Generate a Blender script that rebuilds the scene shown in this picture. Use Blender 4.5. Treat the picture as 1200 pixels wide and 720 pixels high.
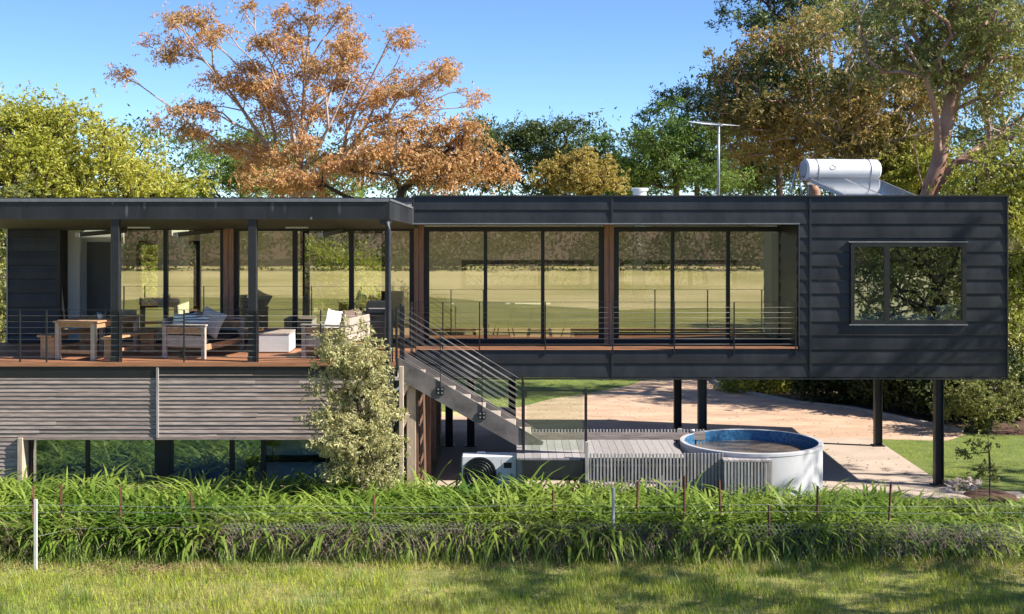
import bpy, math, random
import numpy as np
R = math.radians
rng = np.random.default_rng(7)
random.seed(7)
for o in list(bpy.data.objects): bpy.data.objects.remove(o)
S = bpy.context.scene
C = S.collection

# ------------------------------------------------------------------ camera, sky, sun
F = 1600.0; CAMD = 27.0; CAMZ = 5.75; HY = 232.0       # focal length in photo pixels, camera set-back, height, horizon row
cam = bpy.data.cameras.new('camera'); co = bpy.data.objects.new('camera', cam); C.objects.link(co)
co.location = (0, -CAMD, CAMZ); co.rotation_euler = (R(90), 0, 0)
cam.sensor_width = 36; cam.lens = 36*F/1200; cam.shift_y = -(360-HY)/1200
cam.clip_start = 0.1; cam.clip_end = 6000
S.camera = co
SUN_EL = R(37.5); SUN_AZ = R(104)                       # azimuth clockwise from +Y
w = bpy.data.worlds.new('World'); S.world = w; w.use_nodes = True
nt = w.node_tree; bg = nt.nodes['Background']
sky = nt.nodes.new('ShaderNodeTexSky'); sky.sky_type = 'NISHITA'; sky.sun_disc = False
sky.sun_elevation = SUN_EL; sky.sun_rotation = SUN_AZ; sky.altitude = 5000; sky.air_density = 1.0; sky.dust_density = 0.0; sky.ozone_density = 6.0
nt.links.new(sky.outputs[0], bg.inputs[0]); bg.inputs[1].default_value = 0.10
sl = bpy.data.lights.new('sun', 'SUN'); sl.energy = 4.5; sl.angle = R(0.5); sl.color = (1, .93, .82)
so = bpy.data.objects.new('sun', sl); C.objects.link(so)
so.rotation_euler = (R(90)-SUN_EL, 0, math.pi - SUN_AZ)
so.location = (30, -5, 30)
S.view_settings.view_transform = 'Standard'; S.view_settings.look = 'None'
S.view_settings.exposure = 1.12; S.view_settings.gamma = 1

def P(x, y, D):                                         # where a photo pixel lies at distance D from the camera
    return np.array(((x-600)*D/F, D-CAMD, CAMZ-(y-HY)*D/F))
def PX(x, D): return (x-600)*D/F
def PZ(y, D): return CAMZ-(y-HY)*D/F

# ------------------------------------------------------------------ materials
MATS = {}
def mat(name, col, rough=.7, var=.25, scale=6., stretch=(1,1,1), bump=0., bscale=None, spec=.4, metal=0., rnd=.15, col2=None, coat=0., detail=6.):
    m = bpy.data.materials.new(name); m.use_nodes = True; n = m.node_tree.nodes; l = m.node_tree.links
    b = n['Principled BSDF']; b.inputs['Roughness'].default_value = rough; b.inputs['Metallic'].default_value = metal
    b.inputs['Specular IOR Level'].default_value = spec; b.inputs['Coat Weight'].default_value = coat
    tc = n.new('ShaderNodeTexCoord'); oi = n.new('ShaderNodeObjectInfo')
    add = n.new('ShaderNodeVectorMath'); add.operation = 'MULTIPLY_ADD'
    mul = n.new('ShaderNodeVectorMath'); mul.operation = 'MULTIPLY'; mul.inputs[1].default_value = stretch
    l.new(tc.outputs['Object'], mul.inputs[0])
    cmb = n.new('ShaderNodeCombineXYZ')
    for i in range(3): l.new(oi.outputs['Random'], cmb.inputs[i])
    l.new(cmb.outputs[0], add.inputs[0]); add.inputs[1].default_value = (37, 51, 23); l.new(mul.outputs[0], add.inputs[2])
    nz = n.new('ShaderNodeTexNoise'); nz.inputs['Scale'].default_value = scale; nz.inputs['Detail'].default_value = detail; nz.inputs['Roughness'].default_value = .65
    l.new(add.outputs[0], nz.inputs['Vector'])
    mr = n.new('ShaderNodeMapRange'); mr.inputs[1].default_value = .3; mr.inputs[2].default_value = .7
    l.new(nz.outputs['Fac'], mr.inputs[0])
    mix = n.new('ShaderNodeMix'); mix.data_type = 'RGBA'
    c2 = col2 or tuple(min(1, c*(1+var)) for c in col); c1 = col if col2 else tuple(c*(1-var) for c in col)
    mix.inputs[6].default_value = (*c1, 1); mix.inputs[7].default_value = (*c2, 1)
    l.new(mr.outputs[0], mix.inputs[0])
    hsv = n.new('ShaderNodeHueSaturation'); mv = n.new('ShaderNodeMapRange')
    mv.inputs[3].default_value = 1-rnd; mv.inputs[4].default_value = 1+rnd
    l.new(oi.outputs['Random'], mv.inputs[0]); l.new(mv.outputs[0], hsv.inputs['Value']); l.new(mix.outputs[2], hsv.inputs['Color'])
    l.new(hsv.outputs[0], b.inputs['Base Color'])
    rr = n.new('ShaderNodeMapRange'); rr.inputs[3].default_value = max(0, rough-.1); rr.inputs[4].default_value = min(1, rough+.12)
    l.new(nz.outputs['Fac'], rr.inputs[0]); l.new(rr.outputs[0], b.inputs['Roughness'])
    if bump:
        bp = n.new('ShaderNodeBump'); bp.inputs['Strength'].default_value = bump; bp.inputs['Distance'].default_value = .02
        if bscale:
            nb = n.new('ShaderNodeTexNoise'); nb.inputs['Scale'].default_value = bscale; nb.inputs['Detail'].default_value = 4
            l.new(add.outputs[0], nb.inputs['Vector']); l.new(nb.outputs['Fac'], bp.inputs['Height'])
        else: l.new(nz.outputs['Fac'], bp.inputs['Height'])
        l.new(bp.outputs[0], b.inputs['Normal'])
    MATS[name] = m
    return m
def leafmat(name, c1, c2, trans=.35, nscale=.5, rough=.5, gloss=.03, amp=(-.15,.6)):
    m = bpy.data.materials.new(name); m.use_nodes = True; n = m.node_tree.nodes; l = m.node_tree.links
    out = n['Material Output']; n.remove(n['Principled BSDF'])
    geo = n.new('ShaderNodeNewGeometry'); tc = n.new('ShaderNodeTexCoord')
    nz = n.new('ShaderNodeTexNoise'); nz.inputs['Scale'].default_value = nscale; nz.inputs['Detail'].default_value = 3
    l.new(tc.outputs['Object'], nz.inputs['Vector'])
    ad = n.new('ShaderNodeMath'); ad.operation = 'MULTIPLY_ADD'; ad.inputs[1].default_value = .55
    l.new(geo.outputs['Random Per Island'], ad.inputs[0])
    m2 = n.new('ShaderNodeMapRange'); m2.inputs[1].default_value = .3; m2.inputs[2].default_value = .7; m2.inputs[3].default_value = amp[0]; m2.inputs[4].default_value = amp[1]
    l.new(nz.outputs['Fac'], m2.inputs[0]); l.new(m2.outputs[0], ad.inputs[2])
    mix = n.new('ShaderNodeMix'); mix.data_type = 'RGBA'; mix.inputs[6].default_value = (*c1, 1); mix.inputs[7].default_value = (*c2, 1)
    l.new(ad.outputs[0], mix.inputs[0])
    d = n.new('ShaderNodeBsdfDiffuse'); t = n.new('ShaderNodeBsdfTranslucent'); g = n.new('ShaderNodeBsdfGlossy'); g.inputs['Roughness'].default_value = rough
    l.new(mix.outputs[2], d.inputs[0]); l.new(mix.outputs[2], t.inputs[0])
    a = n.new('ShaderNodeMixShader'); a.inputs[0].default_value = trans; l.new(d.outputs[0], a.inputs[1]); l.new(t.outputs[0], a.inputs[2])
    b = n.new('ShaderNodeMixShader'); b.inputs[0].default_value = gloss; l.new(a.outputs[0], b.inputs[1]); l.new(g.outputs[0], b.inputs[2])
    l.new(b.outputs[0], out.inputs[0]); MATS[name] = m
    return m
def glassmat(name, refl, tint, gtint=(1,1,1)):
    m = bpy.data.materials.new(name); m.use_nodes = True; n = m.node_tree.nodes; l = m.node_tree.links
    out = n['Material Output']; n.remove(n['Principled BSDF'])
    t = n.new('ShaderNodeBsdfTransparent'); t.inputs[0].default_value = (*tint, 1)
    g = n.new('ShaderNodeBsdfGlossy'); g.inputs['Roughness'].default_value = 0.0; g.inputs[0].default_value = (*gtint, 1)
    fr = n.new('ShaderNodeLayerWeight'); fr.inputs[0].default_value = .12
    mr = n.new('ShaderNodeMapRange'); mr.inputs[3].default_value = refl; mr.inputs[4].default_value = 1
    l.new(fr.outputs['Fresnel'], mr.inputs[0])
    x = n.new('ShaderNodeMixShader'); l.new(mr.outputs[0], x.inputs[0]); l.new(t.outputs[0], x.inputs[1]); l.new(g.outputs[0], x.inputs[2])
    # faint waviness of float glass
    nz = n.new('ShaderNodeTexNoise'); nz.inputs['Scale'].default_value = .9; bp = n.new('ShaderNodeBump'); bp.inputs['Strength'].default_value = .02; bp.inputs['Distance'].default_value = .02
    tc = n.new('ShaderNodeTexCoord'); l.new(tc.outputs['Object'], nz.inputs['Vector']); l.new(nz.outputs['Fac'], bp.inputs['Height']); l.new(bp.outputs[0], g.inputs['Normal'])
    l.new(x.outputs[0], out.inputs[0]); MATS[name] = m
    return m
mat('cladding', (.025,.027,.031), .38, .45, 1.6, (1.2,1,.35), .12, 30, .38, rnd=.22)
mat('black_metal', (.018,.019,.021), .42, .15, 8, spec=.4, rnd=.05)
mat('steel_post', (.016,.018,.022), .45, .2, 5, spec=.45, rnd=.1)
mat('flashing', (.22,.23,.25), .38, .2, 5, spec=.5, metal=.3)
mat('soffit', (.10,.095,.075), .7, .15, 5)
mat('cedar', (.34,.185,.12), .6, .35, 5, (6,6,.6), .15, rnd=.15)
mat('cedar_dark', (.16,.09,.06), .7, .35, 5, (6,6,.6), .15, rnd=.2)
mat('deck_timber', (.36,.165,.085), .6, .3, 4, (.5,6,6), .1, rnd=.22)
mat('grey_timber', (.33,.265,.23), .8, .45, 5, (.6,6,9), .25, rnd=.22)
mat('grey_timber_up', (.36,.335,.325), .8, .35, 5, (8,8,.7), .25, rnd=.22)
mat('pale_timber', (.50,.40,.31), .7, .25, 5, (6,6,.7), .1, rnd=.12)
mat('teak', (.44,.26,.14), .6, .3, 5, (3,3,3), .1, rnd=.15)
mat('weathered_teak', (.42,.36,.31), .7, .25, 5, (3,3,3), .1, rnd=.12)
mat('stair_steel', (.15,.135,.13), .6, .4, 3, (1,1,1), .15, rnd=.1)
mat('cable_steel', (.40,.39,.38), .4, .1, 5, metal=.3)
mat('white_paint', (.66,.66,.65), .4, .06, 4, rnd=.04)
mat('white_enamel', (.70,.71,.72), .28, .05, 3, spec=.5, rnd=.03)
mat('grey_plastic', (.32,.33,.36), .5, .1, 5)
mat('interior_wall', (.82,.80,.74), .8, .05, 2, rnd=.05)
mat('ceiling_paint', (.70,.66,.58), .8, .05, 2, rnd=.03)
mat('blue_wall', (.62,.74,.85), .8, .06, 2)
mat('interior_floor', (.42,.31,.20), .45, .2, 4, (.6,5,5))
mat('door_grey', (.12,.12,.11), .6, .1, 3)
mat('curtain', (.55,.54,.48), .85, .12, 3, (14,1,.3))
mat('fabric_black', (.02,.021,.025), .9, .2, 20)
mat('fabric_grey', (.34,.35,.38), .9, .15, 25, bump=.1)
mat('fabric_white', (.74,.72,.69), .9, .08, 20, bump=.1)
mat('fabric_brown', (.17,.12,.10), .9, .2, 20, bump=.1)
mat('fabric_blue', (.10,.20,.26), .9, .2, 20)
mat('concrete', (.52,.42,.34), .85, .12, 1.6, bump=.06, bscale=60)
mat('gravel', (.38,.25,.17), .95, .2, .9, (1,2.6,1), bump=.6, bscale=22, col2=(.60,.42,.30))
mat('tank_render', (.54,.54,.56), .75, .10, 2.5, (1,1,.5), .08, 40)
mat('rust', (.12,.05,.03), .85, .35, 14, bump=.2)
mat('wire_galv', (.45,.46,.45), .5, .1, 10, metal=.15)
mat('galv', (.42,.44,.46), .45, .2, 10, metal=.5)
mat('bark_pale', (.56,.47,.42), .85, .35, 3, (1,1,.5), .3, col2=(.40,.26,.20))
mat('bark_red', (.23,.105,.07), .8, .3, 2.5, (1,1,.4), .3, col2=(.42,.29,.23))
mat('bark_dark', (.07,.05,.04), .9, .35, 4, (1,1,.5), .4)
mat('rock', (.42,.34,.29), .9, .25, 6, bump=.3, rnd=.35)
mat('mulch', (.11,.06,.04), .95, .5, 18, bump=.5)
mat('soil', (.13,.085,.055), .95, .4, 8, bump=.5)
mat('solar_glass', (.05,.07,.11), .12, .1, 3, spec=.8, coat=.6)
mat('stone_grey', (.30,.29,.27), .85, .2, 4, bump=.2)
leafmat('leaf_yellowgreen', (.31,.34,.035), (.62,.59,.12), .42, .35)
leafmat('leaf_orange', (.40,.27,.10), (.78,.43,.19), .38, .6)
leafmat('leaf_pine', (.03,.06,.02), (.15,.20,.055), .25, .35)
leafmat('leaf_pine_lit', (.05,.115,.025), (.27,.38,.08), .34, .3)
leafmat('leaf_gold', (.34,.28,.06), (.58,.45,.13), .35, .5)
leafmat('leaf_bronze', (.06,.10,.03), (.50,.33,.09), .34, .28, amp=(-.5,.75))
leafmat('leaf_olive', (.10,.135,.035), (.40,.39,.12), .36, .3)
leafmat('leaf_bright', (.20,.25,.03), (.52,.50,.09), .42, .4)
leafmat('leaf_far', (.15,.115,.05), (.23,.165,.07), .5, .12)
leafmat('leaf_hedge', (.03,.05,.015), (.12,.15,.04), .28, .6)
leafmat('leaf_silver', (.36,.35,.14), (.66,.62,.32), .35, 1.2)
leafmat('leaf_strap', (.075,.18,.015), (.40,.50,.09), .42, .7, .45, .05)
leafmat('leaf_dry', (.28,.21,.16), (.56,.44,.34), .3, .8)
leafmat('flower_stem', (.16,.10,.06), (.30,.20,.12), .1, 1)
glassmat('window_glass', .27, (.97,.97,.88), (1.0,.97,.83))
glassmat('dark_glass', .26, (.80,.88,.94), (.95,1,1))
glassmat('clear_glass', .05, (.90,.95,.92))
def grassmat():
    m = bpy.data.materials.new('grass_blades'); m.use_nodes = True; n = m.node_tree.nodes; l = m.node_tree.links
    out = n['Material Output']; n.remove(n['Principled BSDF'])
    at = n.new('ShaderNodeAttribute'); at.attribute_name = 'tint'
    d = n.new('ShaderNodeBsdfDiffuse'); t = n.new('ShaderNodeBsdfTranslucent'); a = n.new('ShaderNodeMixShader'); a.inputs[0].default_value = .4
    l.new(at.outputs['Color'], d.inputs[0]); l.new(at.outputs['Color'], t.inputs[0]); l.new(d.outputs[0], a.inputs[1]); l.new(t.outputs[0], a.inputs[2])
    l.new(a.outputs[0], out.inputs[0]); MATS['grass_blades'] = m
grassmat()
def groundmat():
    m = bpy.data.materials.new('field'); m.use_nodes = True; n = m.node_tree.nodes; l = m.node_tree.links
    b = n['Principled BSDF']; b.inputs['Roughness'].default_value = .95; b.inputs['Specular IOR Level'].default_value = .1
    tc = n.new('ShaderNodeTexCoord')
    a = n.new('ShaderNodeTexNoise'); a.inputs['Scale'].default_value = .09; a.inputs['Detail'].default_value = 8
    c = n.new('ShaderNodeTexNoise'); c.inputs['Scale'].default_value = 5; c.inputs['Detail'].default_value = 6
    l.new(tc.outputs['Object'], a.inputs['Vector']); l.new(tc.outputs['Object'], c.inputs['Vector'])
    r = n.new('ShaderNodeValToRGB'); r.color_ramp.elements[0].position = .35; r.color_ramp.elements[0].color = (.50,.45,.20,1)
    r.color_ramp.elements[1].position = .65; r.color_ramp.elements[1].color = (.74,.63,.37,1)
    l.new(a.outputs['Fac'], r.inputs[0])
    mx = n.new('ShaderNodeMix'); mx.data_type = 'RGBA'; mx.blend_type = 'MULTIPLY'; mx.inputs[0].default_value = .6
    cr = n.new('ShaderNodeValToRGB'); cr.color_ramp.elements[0].position = .3; cr.color_ramp.elements[0].color = (.55,.6,.5,1); cr.color_ramp.elements[1].position = .6
    l.new(c.outputs['Fac'], cr.inputs[0]); l.new(r.outputs[0], mx.inputs[6]); l.new(cr.outputs[0], mx.inputs[7]); l.new(mx.outputs[2], b.inputs['Base Color'])
    MATS['field'] = m
groundmat()
def tilemat():
    m = bpy.data.materials.new('pool_liner'); m.use_nodes = True; n = m.node_tree.nodes; l = m.node_tree.links
    b = n['Principled BSDF']; b.inputs['Roughness'].default_value = .25
    tc = n.new('ShaderNodeTexCoord'); v = n.new('ShaderNodeTexVoronoi'); v.inputs['Scale'].default_value = 24
    l.new(tc.outputs['Object'], v.inputs['Vector'])
    r = n.new('ShaderNodeValToRGB'); r.color_ramp.elements[0].color = (.018,.065,.15,1); r.color_ramp.elements[1].color = (.06,.22,.40,1)
    l.new(v.outputs['Color'], r.inputs[0]); l.new(r.outputs[0], b.inputs['Base Color']); MATS['pool_liner'] = m
    m = bpy.data.materials.new('pool_water'); m.use_nodes = True; n = m.node_tree.nodes; l = m.node_tree.links
    b = n['Principled BSDF']; b.inputs['Base Color'].default_value = (.20,.155,.105,1); b.inputs['Roughness'].default_value = .04; b.inputs['IOR'].default_value = 1.33
    b.inputs['Specular IOR Level'].default_value = .6
    tc = n.new('ShaderNodeTexCoord'); nz = n.new('ShaderNodeTexNoise'); nz.inputs['Scale'].default_value = 3; bp = n.new('ShaderNodeBump'); bp.inputs['Strength'].default_value = .15; bp.inputs['Distance'].default_value = .02
    l.new(tc.outputs['Object'], nz.inputs['Vector']); l.new(nz.outputs['Fac'], bp.inputs['Height']); l.new(bp.outputs[0], b.inputs['Normal']); MATS['pool_water'] = m
    # striped cushion cover
    m = bpy.data.materials.new('fabric_stripe'); m.use_nodes = True; n = m.node_tree.nodes; l = m.node_tree.links
    b = n['Principled BSDF']; b.inputs['Roughness'].default_value = .9
    tc = n.new('ShaderNodeTexCoord'); wv = n.new('ShaderNodeTexWave'); wv.bands_direction = 'Z'; wv.inputs['Scale'].default_value = 5; wv.inputs['Distortion'].default_value = 1.0
    l.new(tc.outputs['Object'], wv.inputs['Vector'])
    r = n.new('ShaderNodeValToRGB'); r.color_ramp.interpolation = 'CONSTANT'; r.color_ramp.elements[0].color = (.08,.17,.22,1); r.color_ramp.elements[1].position = .5; r.color_ramp.elements[1].color = (.68,.68,.66,1)
    e = r.color_ramp.elements.new(.3); e.color = (.30,.45,.5,1)
    l.new(wv.outputs['Fac'], r.inputs[0]); l.new(r.outputs[0], b.inputs['Base Color']); MATS['fabric_stripe'] = m
    # fascia paint with bird droppings
    m = MATS['cladding'].copy(); m.name = 'fascia'; n = m.node_tree.nodes; l = m.node_tree.links
    b = n['Principled BSDF']; src = b.inputs['Base Color'].links[0].from_socket
    va = [q for q in n if q.type == 'VECT_MATH' and q.operation == 'MULTIPLY_ADD'][0]
    tc = n.new('ShaderNodeTexCoord'); sp = n.new('ShaderNodeSeparateXYZ'); oi = n.new('ShaderNodeObjectInfo'); cb = n.new('ShaderNodeCombineXYZ')
    mm = n.new('ShaderNodeMath'); mm.operation = 'MULTIPLY_ADD'; mm.inputs[1].default_value = 40; l.new(oi.outputs['Random'], mm.inputs[0]); l.new(tc.outputs['Object'], sp.inputs[0]); l.new(sp.outputs[0], mm.inputs[2])
    m3 = n.new('ShaderNodeMath'); m3.operation = 'MULTIPLY'; m3.inputs[1].default_value = .22; l.new(sp.outputs[2], m3.inputs[0]); l.new(mm.outputs[0], cb.inputs[0]); l.new(m3.outputs[0], cb.inputs[1])
    m4 = n.new('ShaderNodeMath'); m4.operation = 'MULTIPLY'; m4.inputs[1].default_value = 61; l.new(oi.outputs['Random'], m4.inputs[0]); l.new(m4.outputs[0], cb.inputs[2])
    v = n.new('ShaderNodeTexVoronoi'); v.voronoi_dimensions = '2D'; v.inputs['Scale'].default_value = 3.2; l.new(cb.outputs[0], v.inputs['Vector'])
    r0 = n.new('ShaderNodeMapRange'); r0.inputs[1].default_value = .05; r0.inputs[2].default_value = .11; r0.inputs[3].default_value = .8; r0.inputs[4].default_value = 0
    l.new(v.outputs['Distance'], r0.inputs[0]); r = n.new('ShaderNodeMath'); r.operation = 'MULTIPLY'; l.new(r0.outputs[0], r.inputs[0]); l.new(v.outputs['Color'], r.inputs[1])
    mx = n.new('ShaderNodeMix'); mx.data_type = 'RGBA'; mx.inputs[7].default_value = (.5,.5,.5,1); l.new(r.outputs[0], mx.inputs[0]); l.new(src, mx.inputs[6]); l.new(mx.outputs[2], b.inputs['Base Color'])
    MATS['fascia'] = m
tilemat()

# ------------------------------------------------------------------ helpers
def tag(o, label=None, cat=None, group=None, kind=None):
    if label: o['label'] = label
    if cat: o['category'] = cat
    if group: o['group'] = group
    if kind: o['kind'] = kind
    return o
WLOC = {}
def thing(name, loc, label=None, cat=None, group=None, rot=0.):
    o = bpy.data.objects.new(name, None); o.empty_display_size = .2; C.objects.link(o)
    o.location = loc; o.rotation_euler = (0, 0, rot); WLOC[o.name] = np.array(loc, float)
    return tag(o, label, cat, group)
def wloc(o): return WLOC.get(o.name, np.zeros(3)) if o else np.zeros(3)
def arr_mesh(name, V, Q, T=None, smooth=False):
    me = bpy.data.meshes.new(name); V = np.asarray(V, np.float32)
    Q = np.zeros((0,4), np.int32) if Q is None or len(Q) == 0 else np.asarray(Q, np.int32)
    T = np.zeros((0,3), np.int32) if T is None or len(T) == 0 else np.asarray(T, np.int32)
    me.vertices.add(len(V)); me.vertices.foreach_set('co', V.ravel())
    loops = np.concatenate([Q.ravel(), T.ravel()]); me.loops.add(len(loops)); me.loops.foreach_set('vertex_index', loops)
    ln = np.concatenate([np.full(len(Q), 4), np.full(len(T), 3)]); st = np.concatenate([[0], np.cumsum(ln)[:-1]]) if len(ln) else ln
    me.polygons.add(len(ln)); me.polygons.foreach_set('loop_start', st.astype(np.int32)); me.polygons.foreach_set('loop_total', ln.astype(np.int32))
    if smooth: me.polygons.foreach_set('use_smooth', np.ones(len(ln), bool))
    me.update(calc_edges=True); me.validate()
    return me
def link_mesh(name, me, m, parent=None, loc=(0,0,0)):
    o = bpy.data.objects.new(name, me); C.objects.link(o); o.parent = parent; o.location = loc
    if m: me.materials.append(MATS[m])
    WLOC[o.name] = wloc(parent) + np.array(loc, float)
    return o
class MB:
    def __init__(s): s.v = []; s.f = []
    def add(s, V, Fs):
        b = len(s.v); s.v += [tuple(map(float, p)) for p in V]; s.f += [tuple(i+b for i in f) for f in Fs]; return s
    def box(s, x0, x1, y0, y1, z0, z1):
        return s.add([(x0,y0,z0),(x1,y0,z0),(x1,y1,z0),(x0,y1,z0),(x0,y0,z1),(x1,y0,z1),(x1,y1,z1),(x0,y1,z1)],
                     [(0,3,2,1),(4,5,6,7),(0,1,5,4),(1,2,6,5),(2,3,7,6),(3,0,4,7)])
    def cbox(s, x0, x1, y0, y1, z0, z1, c=.006):            # box with chamfered edges
        c = min(c, (x1-x0)*.4, (y1-y0)*.4, (z1-z0)*.4); V = []; idx = {}
        for ix, X in ((0,x0),(1,x1)):
            for iy, Y in ((0,y0),(1,y1)):
                for iz, Z in ((0,z0),(1,z1)):
                    sx, sy, sz = (1 if ix == 0 else -1), (1 if iy == 0 else -1), (1 if iz == 0 else -1)
                    idx[ix,iy,iz] = len(V); V += [(X, Y+sy*c, Z+sz*c), (X+sx*c, Y, Z+sz*c), (X+sx*c, Y+sy*c, Z)]
        g = lambda a, b, d, k: idx[a,b,d]+k
        Fs = []
        for a in (0,1):
            q = [g(a,0,0,0), g(a,1,0,0), g(a,1,1,0), g(a,0,1,0)]; Fs.append(q if a else q[::-1])
            q = [g(0,a,0,1), g(1,a,0,1), g(1,a,1,1), g(0,a,1,1)]; Fs.append(q[::-1] if a else q)
            q = [g(0,0,a,2), g(1,0,a,2), g(1,1,a,2), g(0,1,a,2)]; Fs.append(q if a else q[::-1])
        for a in (0,1):
            for b in (0,1):
                Fs.append([g(a,b,0,0), g(a,b,0,1), g(a,b,1,1), g(a,b,1,0)])
                Fs.append([g(a,0,b,0), g(a,0,b,2), g(a,1,b,2), g(a,1,b,0)])
                Fs.append([g(0,a,b,1), g(0,a,b,2), g(1,a,b,2), g(1,a,b,1)])
                for d in (0,1): Fs.append([g(a,b,d,0), g(a,b,d,1), g(a,b,d,2)])
        return s.add(V, Fs)
    def beam(s, p0, p1, w, h, up=(0,0,1)):                  # rectangular bar between two points
        p0 = np.array(p0, float); p1 = np.array(p1, float); d = p1-p0; d /= np.linalg.norm(d); u = np.array(up, float)
        if abs(d@u) > .98: u = np.array((0,1,0.))
        a = np.cross(d, u); a /= np.linalg.norm(a); b = np.cross(a, d); a = a*w/2; b = b*h/2
        return s.add([p0-a-b, p0+a-b, p0+a+b, p0-a+b, p1-a-b, p1+a-b, p1+a+b, p1-a+b], [(0,1,2,3),(7,6,5,4),(0,4,5,1),(1,5,6,2),(2,6,7,3),(3,7,4,0)])
    def tube(s, pts, r, n=8, cap=True):
        pts = [np.array(p, float) for p in pts]; rs = r if hasattr(r, '__len__') else [r]*len(pts); b0 = len(s.v); V = []; Fs = []
        for i, p in enumerate(pts):
            d = pts[min(i+1, len(pts)-1)]-pts[max(i-1, 0)]; d /= (np.linalg.norm(d)+1e-9)
            u = np.array((0,0,1.)) if abs(d[2]) < .9 else np.array((1.,0,0)); a = np.cross(d, u); a /= np.linalg.norm(a); b = np.cross(d, a)
            for k in range(n): t = 2*math.pi*k/n; V.append(p+rs[i]*(math.cos(t)*a+math.sin(t)*b))
        for i in range(len(pts)-1):
            for k in range(n): Fs.append((i*n+k, i*n+(k+1)%n, (i+1)*n+(k+1)%n, (i+1)*n+k))
        if cap: Fs.append(tuple(range(n))[::-1]); Fs.append(tuple((len(pts)-1)*n+k for k in range(n)))
        return s.add(V, Fs)
    def lathe(s, c, prof, n=48, cap=False):                 # profile of (radius, z) about the vertical at c
        V = []; Fs = []
        for r, z in prof:
            for k in range(n): t = 2*math.pi*k/n; V.append((c[0]+r*math.cos(t), c[1]+r*math.sin(t), c[2]+z))
        for i in range(len(prof)-1):
            for k in range(n): Fs.append((i*n+k, i*n+(k+1)%n, (i+1)*n+(k+1)%n, (i+1)*n+k))
        if cap: Fs.append(tuple((len(prof)-1)*n+k for k in range(n)))
        return s.add(V, Fs)
    def pillow(s, c, size, rotz=0, tilt=0, lean=0):           # puffed cushion, local axes x wide, y thick, z high
        n = 8; V = []; Fs = []; w, t, h = size
        for side in (-1, 1):
            for i in range(n+1):
                for j in range(n+1):
                    u = i/n*2-1; v = j/n*2-1; e = max(0,(1-u**4)*(1-v**4))**.5
                    V.append([u*w/2*(1-.08*(1-abs(v))), side*t/2*e, v*h/2*(1-.08*(1-abs(u)))])
        for sd in (0, 1):
            for i in range(n):
                for j in range(n):
                    a = sd*(n+1)**2+i*(n+1)+j; q = (a, a+n+1, a+n+2, a+1); Fs.append(q if sd == 0 else q[::-1])
        V = np.array(V); ct, st = math.cos(tilt), math.sin(tilt)
        V = V@np.array([[ct,0,st],[0,1,0],[-st,0,ct]]); cl, sl_ = math.cos(lean), math.sin(lean)
        V = V@np.array([[1,0,0],[0,cl,sl_],[0,-sl_,cl]]); cz, sz = math.cos(rotz), math.sin(rotz)
        V = V@np.array([[cz,sz,0],[-sz,cz,0],[0,0,1]])
        return s.add(V+np.array(c), Fs)
    def build(s, name, m, parent=None, world=True, smooth=False, kind=None, label=None):
        V = np.array(s.v, float)
        if world: V = V-wloc(parent)
        c = (V.max(0)+V.min(0))/2 if parent is not None or True else np.zeros(3)
        me = bpy.data.meshes.new(name); me.from_pydata((V-c).tolist(), [], s.f); me.update()
        if smooth:
            me.polygons.foreach_set('use_smooth', np.ones(len(me.polygons), bool))
            if smooth != True: me.set_sharp_from_angle(angle=R(smooth))
        o = link_mesh(name, me, m, parent, c)
        return tag(o, label, None, None, kind)
def BOX(name, m, parent, *a, c=0, **k):
    b = MB(); b.cbox(*a, c=c) if c else b.box(*a); return b.build(name, m, parent, **k)
def copy_thing(t, loc, rot, label, group=None):
    r = t.copy(); C.objects.link(r); r.location = loc; r.rotation_euler = (0,0,rot); r['label'] = label
    if group: r['group'] = group
    for ch in list(t.children):
        c = ch.copy(); C.objects.link(c); c.parent = r
        for g in ch.children: d = g.copy(); C.objects.link(d); d.parent = c
    return r

# ------------------------------------------------------------------ the setting
tag(link_mesh('ground', arr_mesh('ground', [(-2500,-2500,0),(2500,-2500,0),(2500,2500,0),(-2500,2500,0)], [(0,1,2,3)]), 'field'), kind='structure')
def sheet(name, pts, z, m):
    me = bpy.data.meshes.new(name); me.from_pydata([(x,y,z) for x, y in pts], [], [tuple(range(len(pts)))]); me.update()
    return tag(link_mesh(name, me, m), kind='structure')
G = lambda x, y: (lambda D: (PX(x, D), D-CAMD))(CAMZ*F/(y-HY))     # ground point under a photo pixel
# gravel drive behind and beyond the house
sheet('driveway', [(-8,5.51),(8.7,5.51),(10.0,5.3),G(1110,517),G(1128,511),G(1128,507),G(1090,500),G(1040,489),G(1000,481),G(936,474),G(880,463),G(850,456),G(838,449),G(832,442),G(765,442),G(738,452),G(690,461),G(645,468),G(600,480),(-1.0,9.0),(-8,9.0)], .004, 'gravel')
# slab under the raised wing
bs = MB(); bs.box(-1.6, 8.62, -.35, 5.5, -.1, .03); tag(bs.build('path', 'concrete'), kind='structure')
bs = MB(); bs.box(6.2, 9.9, -.95, -.354, -.1, .022); tag(bs.build('path', 'concrete'), kind='structure')

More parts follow.
